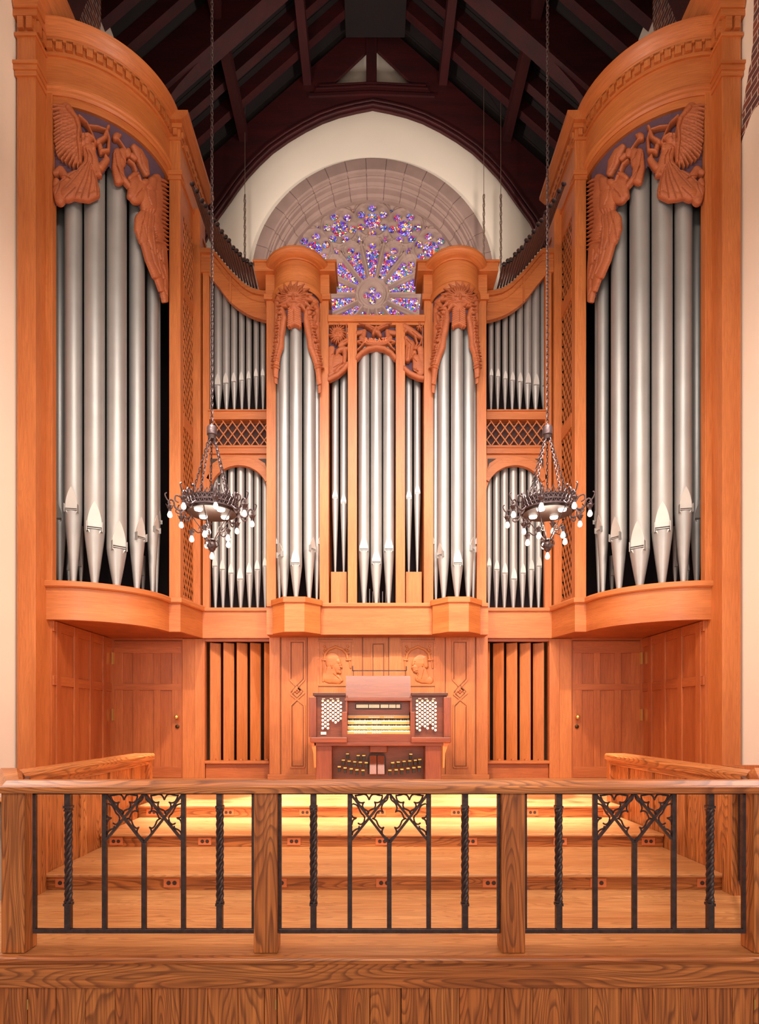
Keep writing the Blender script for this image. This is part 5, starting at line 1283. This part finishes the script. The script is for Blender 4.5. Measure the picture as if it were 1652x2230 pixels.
for bi, (cxw, lab) in enumerate(((-1.347, 'left'), (0, 'middle'), (1.347, 'right'))):
    t = thing('iron_grille', 'black wrought iron grille with pointed tracery in the %s bay of the front railing' % lab, 'iron grille', (cxw, 3.2, .1), 'wrought iron grilles of the front railing')
    yg = 3.195
    m = MB(); m.box(cxw-.608, cxw+.608, yg-.012, yg+.012, ZB_-.010, ZB_+.014); part('bottom_bar', m, IRON, t, bevel=.003)
    m = MB(); m.box(cxw-.608, cxw+.608, yg-.010, yg+.010, ZT_-.010, ZT_+.004); part('top_bar', m, IRON, t)
    for q in (-.600, .600): m = MB(); m.box(cxw+q-.008, cxw+q+.008, yg-.01, yg+.01, ZB_, ZT_); part('end_bar', m, IRON, t)
    for q in (-.416, .416): m = MB(); twisted(m, cxw+q, yg, ZB_+.01, ZT_); part('twisted_baluster', m, IRON, t, smooth=35)
    for q in (-.2165, .2165): m = MB(); m.box(cxw+q-.0125, cxw+q+.0125, yg-.012, yg+.012, ZB_+.01, ZT_); part('upright_bar', m, IRON, t, bevel=.003)
    zst = iq([(795,1010)])[0][1]; m = MB(); m.box(cxw-.0125, cxw+.0125, yg-.012, yg+.012, ZB_+.01, zst); part('stem_bar', m, IRON, t, bevel=.003)
    m = MB()
    for sgn in (1, -1):
        for a, b in (((85,100),(795,1010)), ((795,90),(95,950))):
            p, q = iq([a, b]); m.bar((cxw+sgn*p[0], yg, p[1]), (cxw+sgn*q[0], yg, q[1]), .0125, .016+.0012*(sgn > 0)+.0024*(a[0] > 500), up=(0,1,0))
    part('lattice_bars', m, IRON, t)
    m = MB()
    for sgn in (1, -1):
        for cv in CURV:
            pts = spl(iq(cv), 3); n = len(pts)
            m.tube([(cxw+sgn*p[0], yg, p[1]) for p in pts], [.0048]*(n-1)+[.003], 6)
    part('cusped_tracery', m, IRON, t, smooth=50)
for sd, sn in ((-1, 'left'), (1, 'right')):
    t = thing('iron_grille', 'short wrought iron grille on the angled %s corner of the gallery' % sn, 'iron grille', (sd*2.35, 3.7, .1), 'corner grilles')
    A = Vector((sd*2.10, 3.32, 0)); B = Vector((sd*2.56, 4.18, 0))
    for z, h in ((ZB_, .024), (ZT_, .014)):
        m = MB(); m.bar((A.x, A.y, z), (B.x, B.y, z), .024, h); part('bar', m, IRON, t)
    for f in (.0, 1.0): m = MB(); p = A+(B-A)*f; m.box(p.x-.012, p.x+.012, p.y-.012, p.y+.012, ZB_, ZT_); part('upright_bar', m, IRON, t)
    for f in (.36, .72): m = MB(); p = A+(B-A)*f; twisted(m, p.x, p.y, ZB_+.01, ZT_); part('twisted_baluster', m, IRON, t, smooth=35)

# ------------------------------------------------------------------ gallery front below the railing
t = thing('gallery_front', 'oak board front of the gallery with deep fascia and flush access doors', 'gallery front', (0, 3.13, -1.2))
m = MB(); m.box(-2.10, 2.10, 3.115, 3.17, Z(2151,405), -.03); part('fascia', m, OAKF['X'], t, bevel=.004)
for sd in (-1, 1):
    m = MB(); m.prism([(sd*2.10, 3.115), (sd*2.66, 3.93), (sd*2.62, 3.96), (sd*2.06, 3.15)], lambda x, y: (x, y, -2.0), lambda x, y: (x, y, -.03)); part('side_boarding', m, OAKF['Z'], t)
SF = 402.0; YF = FP/SF
edges = [15, 60, 122, 186, 250, 310, 330, 392, 452, 518, 575, 603, 668, 735, 805, 873, 935, 1000, 1062, 1098, 1160, 1228, 1290, 1352, 1420, 1482, 1540, 1595, 1640, 1652]
for a, b in zip(edges[:-1], edges[1:]):
    m = MB(); g_ = .0012 if (a not in (60, 330, 603, 873) and b not in (60, 330, 603, 873)) else .0022
    m.box(X(a,SF)+g_, X(b,SF)-g_, YF, YF+.03, -1.25, Z(2150,405)+.02); part('board', m, OAKF['Z'], t, bevel=.0015)
m = MB(); m.box(-2.06, 2.08, YF+.031, YF+.05, -1.25, -.1); part('board_backing', m, DARK, t)
m = MB()
for xx in (61, 600.5, 1642): m.box(X(xx-1.2,SF), X(xx+1.2,SF), YF-.004, YF+.01, Z(2198,SF), Z(2176,SF))
part('hinge', m, BRASS, t)
m = MB(); m.box(2.9, 3.5, 4.6, 4.63, -.6, .9)
t = thing('music_shelf', 'open oak shelf unit behind the right corner of the railing', 'shelf', (3.0, 5.0, -.6))
for z in (-.35, -.05, .25, .55, .82):
    m = MB(); m.box(2.80, 3.5, 4.5, 4.75, z, z+.02); part('shelf_board', m, OAKF['X'], t)
m = MB(); m.box(2.78, 2.80, 4.5, 4.78, -.6, .9); m.box(3.5, 3.52, 4.5, 4.78, -.6, .9); part('side_board', m, OAKF['Z'], t)
m = MB(); m.box(2.80, 3.5, 4.76, 4.78, -.6, .9); part('back_board', m, RED['Z'], t)

# ------------------------------------------------------------------ chandeliers
def chain(mb, a, b, pitch=.036, r=.0048, wd=.012):
    a = Vector(a); b = Vector(b); L_ = (b-a).length; n = max(2, int(L_/pitch)); d = (b-a)/n
    dn = d.normalized(); u = dn.orthogonal().normalized(); v = dn.cross(u)
    K, Q = 8, 4
    for i in range(n):
        c = a+d*(i+.5); s_ = u if i % 2 else v; o_ = v if i % 2 else u; hl = d.length*.66
        vs = []; fs = []
        for k in range(K):
            t_ = 2*PI*k/K; pc = c+dn*(hl*math.cos(t_))+s_*(wd*math.sin(t_)); rd = (dn*math.cos(t_)*wd+s_*math.sin(t_)*hl).normalized()
            for q in range(Q):
                ph = 2*PI*q/Q+.4; vs.append(pc+rd*(r*math.cos(ph))+o_*(r*math.sin(ph)))
        for k in range(K):
            for q in range(Q): fs.append((k*Q+q, ((k+1) % K)*Q+q, ((k+1) % K)*Q+(q+1) % Q, k*Q+(q+1) % Q))
        mb.add(vs, fs)
def bulb(mb, x, y, z, s=1.0):      # pear bulb hanging from z downwards
    mb.lathe(x, y, [(.0001, z-.080*s), (.014*s, z-.077*s), (.024*s, z-.066*s), (.0275*s, z-.052*s), (.024*s, z-.036*s), (.015*s, z-.016*s), (.012*s, z)], 12)
for sd, sn in ((-1, 'left'), (1, 'right')):
    cx_, cy_ = sd*1.853, 6.42
    t = thing('chandelier', 'black wrought iron chandelier with bare bulbs hanging before the %s side bay' % sn, 'chandelier', (cx_, cy_, R(1.77)), 'chandeliers')
    ph0 = .35 if sd < 0 else .35+PI
    m = MB(); chain(m, (cx_, cy_, R(3.28)), (cx_, cy_, slope_z(1.85)-.1), .040, .0055, .014); part('hanging_chain', m, IRON, t)
    m = MB(); m.lathe(cx_, cy_, [(.001, R(3.24)), (.05, R(3.24)), (.055, R(3.22)), (.055, R(3.15)), (.045, R(3.14)), (.042, R(3.10)), (.001, R(3.10))], 20); m.ball((cx_, cy_, R(3.26)), .016); part('canopy', m, IRON, t, smooth=35)
    for i in range(5):
        a = ph0+2*PI*i/5+.3; m = MB(); chain(m, (cx_+.038*math.cos(a), cy_+.038*math.sin(a), R(3.10)), (cx_+.235*math.cos(a), cy_+.235*math.sin(a), R(2.42)), .034, .0045, .011); part('support_chain', m, IRON, t)
    m = MB()
    for z, r_ in ((2.30, .285), (2.405, .27), (2.35, .276)): m.lathe(cx_, cy_, [(r_-.008, R(z)), (r_+.006, R(z)), (r_+.006, R(z+.016)), (r_-.008, R(z+.016)), (r_-.008, R(z))], 36)
    part('band_ring', m, IRON, t, smooth=30)
    m = MB(); m.lathe(cx_, cy_, [(.268, R(2.30)), (.268, R(2.41)), (.264, R(2.41)), (.264, R(2.30)), (.268, R(2.30))], 36); part('band', m, IRON, t, smooth=30)
    m = MB()
    for i in range(36):
        a = 2*PI*i/36; b = 2*PI*(i+1)/36; r_ = .278
        def q(an, z): return (cx_+r_*math.cos(an), cy_+r_*math.sin(an), R(z))
        m.tube([q(a, 2.31), q((a+b)/2, 2.36), q(b, 2.41)], .005, 5); m.tube([q(b, 2.31), q((a+b)/2, 2.36), q(a, 2.41)], .005, 5)
        m.tube([q(a, 2.42), q((a+b)/2, 2.46 if i % 2 else 2.49), q(b, 2.42)], .006, 5)
        if i % 6 == 0: m.ball(q(a, 2.50), .016, seg=8, rings=5)
    part('pierced_cresting', m, IRON, t)
    m = MB(); m.lathe(cx_, cy_, [(.27, R(2.31)), (.262, R(2.28)), (.20, R(2.295)), (.001, R(2.30))], 32); part('underplate', m, plain('dark_bronze', rgb(50,34,28), .5, .5) if sd < 0 else bpy.data.materials['dark_bronze'], t, smooth=30)
    for i in range(4):
        a = ph0+2*PI*i/4+.5; x_, y_ = cx_+.17*math.cos(a), cy_+.17*math.sin(a)
        m = MB(); m.lathe(x_, y_, [(.001, R(2.272)), (.040, R(2.272)), (.046, R(2.29))], 18); part('downlight', m, LAMP, t, smooth=30)
    for i in range(8):
        a = ph0+2*PI*i/8; ca, sa = math.cos(a), math.sin(a)
        def q(r_, z, off=0.0): return (cx_+r_*ca-off*sa, cy_+r_*sa+off*ca, R(z))
        m = MB()
        m.tube(spl([q(.27,2.33), q(.33,2.28), q(.385,2.30), q(.40,2.36), q(.43,2.38), q(.455,2.35), q(.44,2.31)], 3), .0095, 6)
        m.tube(spl([q(.29,2.36), q(.33,2.42), q(.38,2.43), q(.385,2.38), q(.35,2.36)], 3), .008, 6)
        m.tube(spl([q(.43,2.34), q(.47,2.38), q(.49,2.43), q(.47,2.45)], 3), .007, 6)
        m.tube(spl([q(.30,2.29), q(.34,2.24), q(.38,2.26), q(.36,2.30)], 3), .008, 6)
        m.lathe(q(.44,0)[0], q(.44,0)[1], [(.006, R(2.33)), (.034, R(2.31)), (.026, R(2.285)), (.016, R(2.28)), (.016, R(2.25))], 12)
        for j in range(5):
            b = 2*PI*j/5; m.tube([(q(.44,0)[0]+.024*math.cos(b), q(.44,0)[1]+.024*math.sin(b), R(2.30)), (q(.44,0)[0]+.045*math.cos(b), q(.44,0)[1]+.045*math.sin(b), R(2.325))], [.006, .002], 5)
        ao = part('scroll_arm', m, IRON, t, smooth=50)
        m = MB(); bulb(m, q(.44,0)[0], q(.44,0)[1], R(2.262)); part('bulb', m, BULB, ao, smooth=60)
    for i in range(5):
        a = ph0+2*PI*(i+.4)/5; ca, sa = math.cos(a), math.sin(a)
        def q(r_, z): return (cx_+r_*ca, cy_+r_*sa, R(z))
        m = MB(); m.tube(spl([q(.03,1.98), q(.09,2.07), q(.15,2.06), q(.20,2.10), q(.225,2.07)], 3), .0065, 6); m.tube([q(.03,1.99), q(.25,2.29)], .005, 6)
        m.tube(spl([q(.08,2.06), q(.10,2.12), q(.14,2.11), q(.13,2.08)], 3), .005, 6)
        m.lathe(q(.215,0)[0], q(.215,0)[1], [(.006, R(2.09)), (.032, R(2.07)), (.018, R(2.04)), (.016, R(2.02))], 12)
        ao = part('lower_arm', m, IRON, t, smooth=50)
        m = MB(); bulb(m, q(.215,0)[0], q(.215,0)[1], R(2.03)); part('bulb', m, BULB, ao, smooth=60)
    m = MB(); m.lathe(cx_, cy_, [(.02, R(2.0)), (.045, R(1.985)), (.03, R(1.97)), (.05, R(1.94)), (.055, R(1.915)), (.035, R(1.89)), (.04, R(1.885)), (.02, R(1.865)), (.016, R(1.85))], 16)
    for i in range(8):
        a = 2*PI*i/8; m.tube(spl([(cx_+.045*math.cos(a), cy_+.045*math.sin(a), R(1.91)), (cx_+.075*math.cos(a), cy_+.075*math.sin(a), R(1.94)), (cx_+.07*math.cos(a), cy_+.07*math.sin(a), R(1.98)), (cx_+.05*math.cos(a), cy_+.05*math.sin(a), R(1.985))], 3), .005, 5)
    po = part('pendant_boss', m, IRON, t, smooth=50)
    m = MB(); bulb(m, cx_, cy_, R(1.855)); part('bulb', m, BULB, po, smooth=60)
    l = bpy.data.lights.new('chandelier_light', 'POINT'); l.energy = 14; l.color = (1, .85, .68); l.shadow_soft_size = .12
    lo = bpy.data.objects.new('chandelier_light', l); COL.objects.link(lo); lo.location = (cx_, cy_, R(2.14))
for px_, zt, lab in ((533, 12.6, 'left of the rose window'), (1053, 12.6, 'just right of the rose window'), (1090, 12.0, 'at the right edge of the cream wall')):
    s = 104.0; x, y, _ = P(px_, 0, s); m = MB()
    m.tube([(x, y, R(1.9)), (x, y, slope_z(x)+.29)], .006, 6); chain(m, (x, y, R(6.0)), (x, y, R(11.0)), .09, .009, .022)
    single('lamp_chain', m, plain('grey_chain', rgb(120,98,84), .6, .3) if px_ == 533 else bpy.data.materials['grey_chain'], 'thin grey lamp chain before the cream wall %s' % lab, 'chain', 'chains before the end wall')
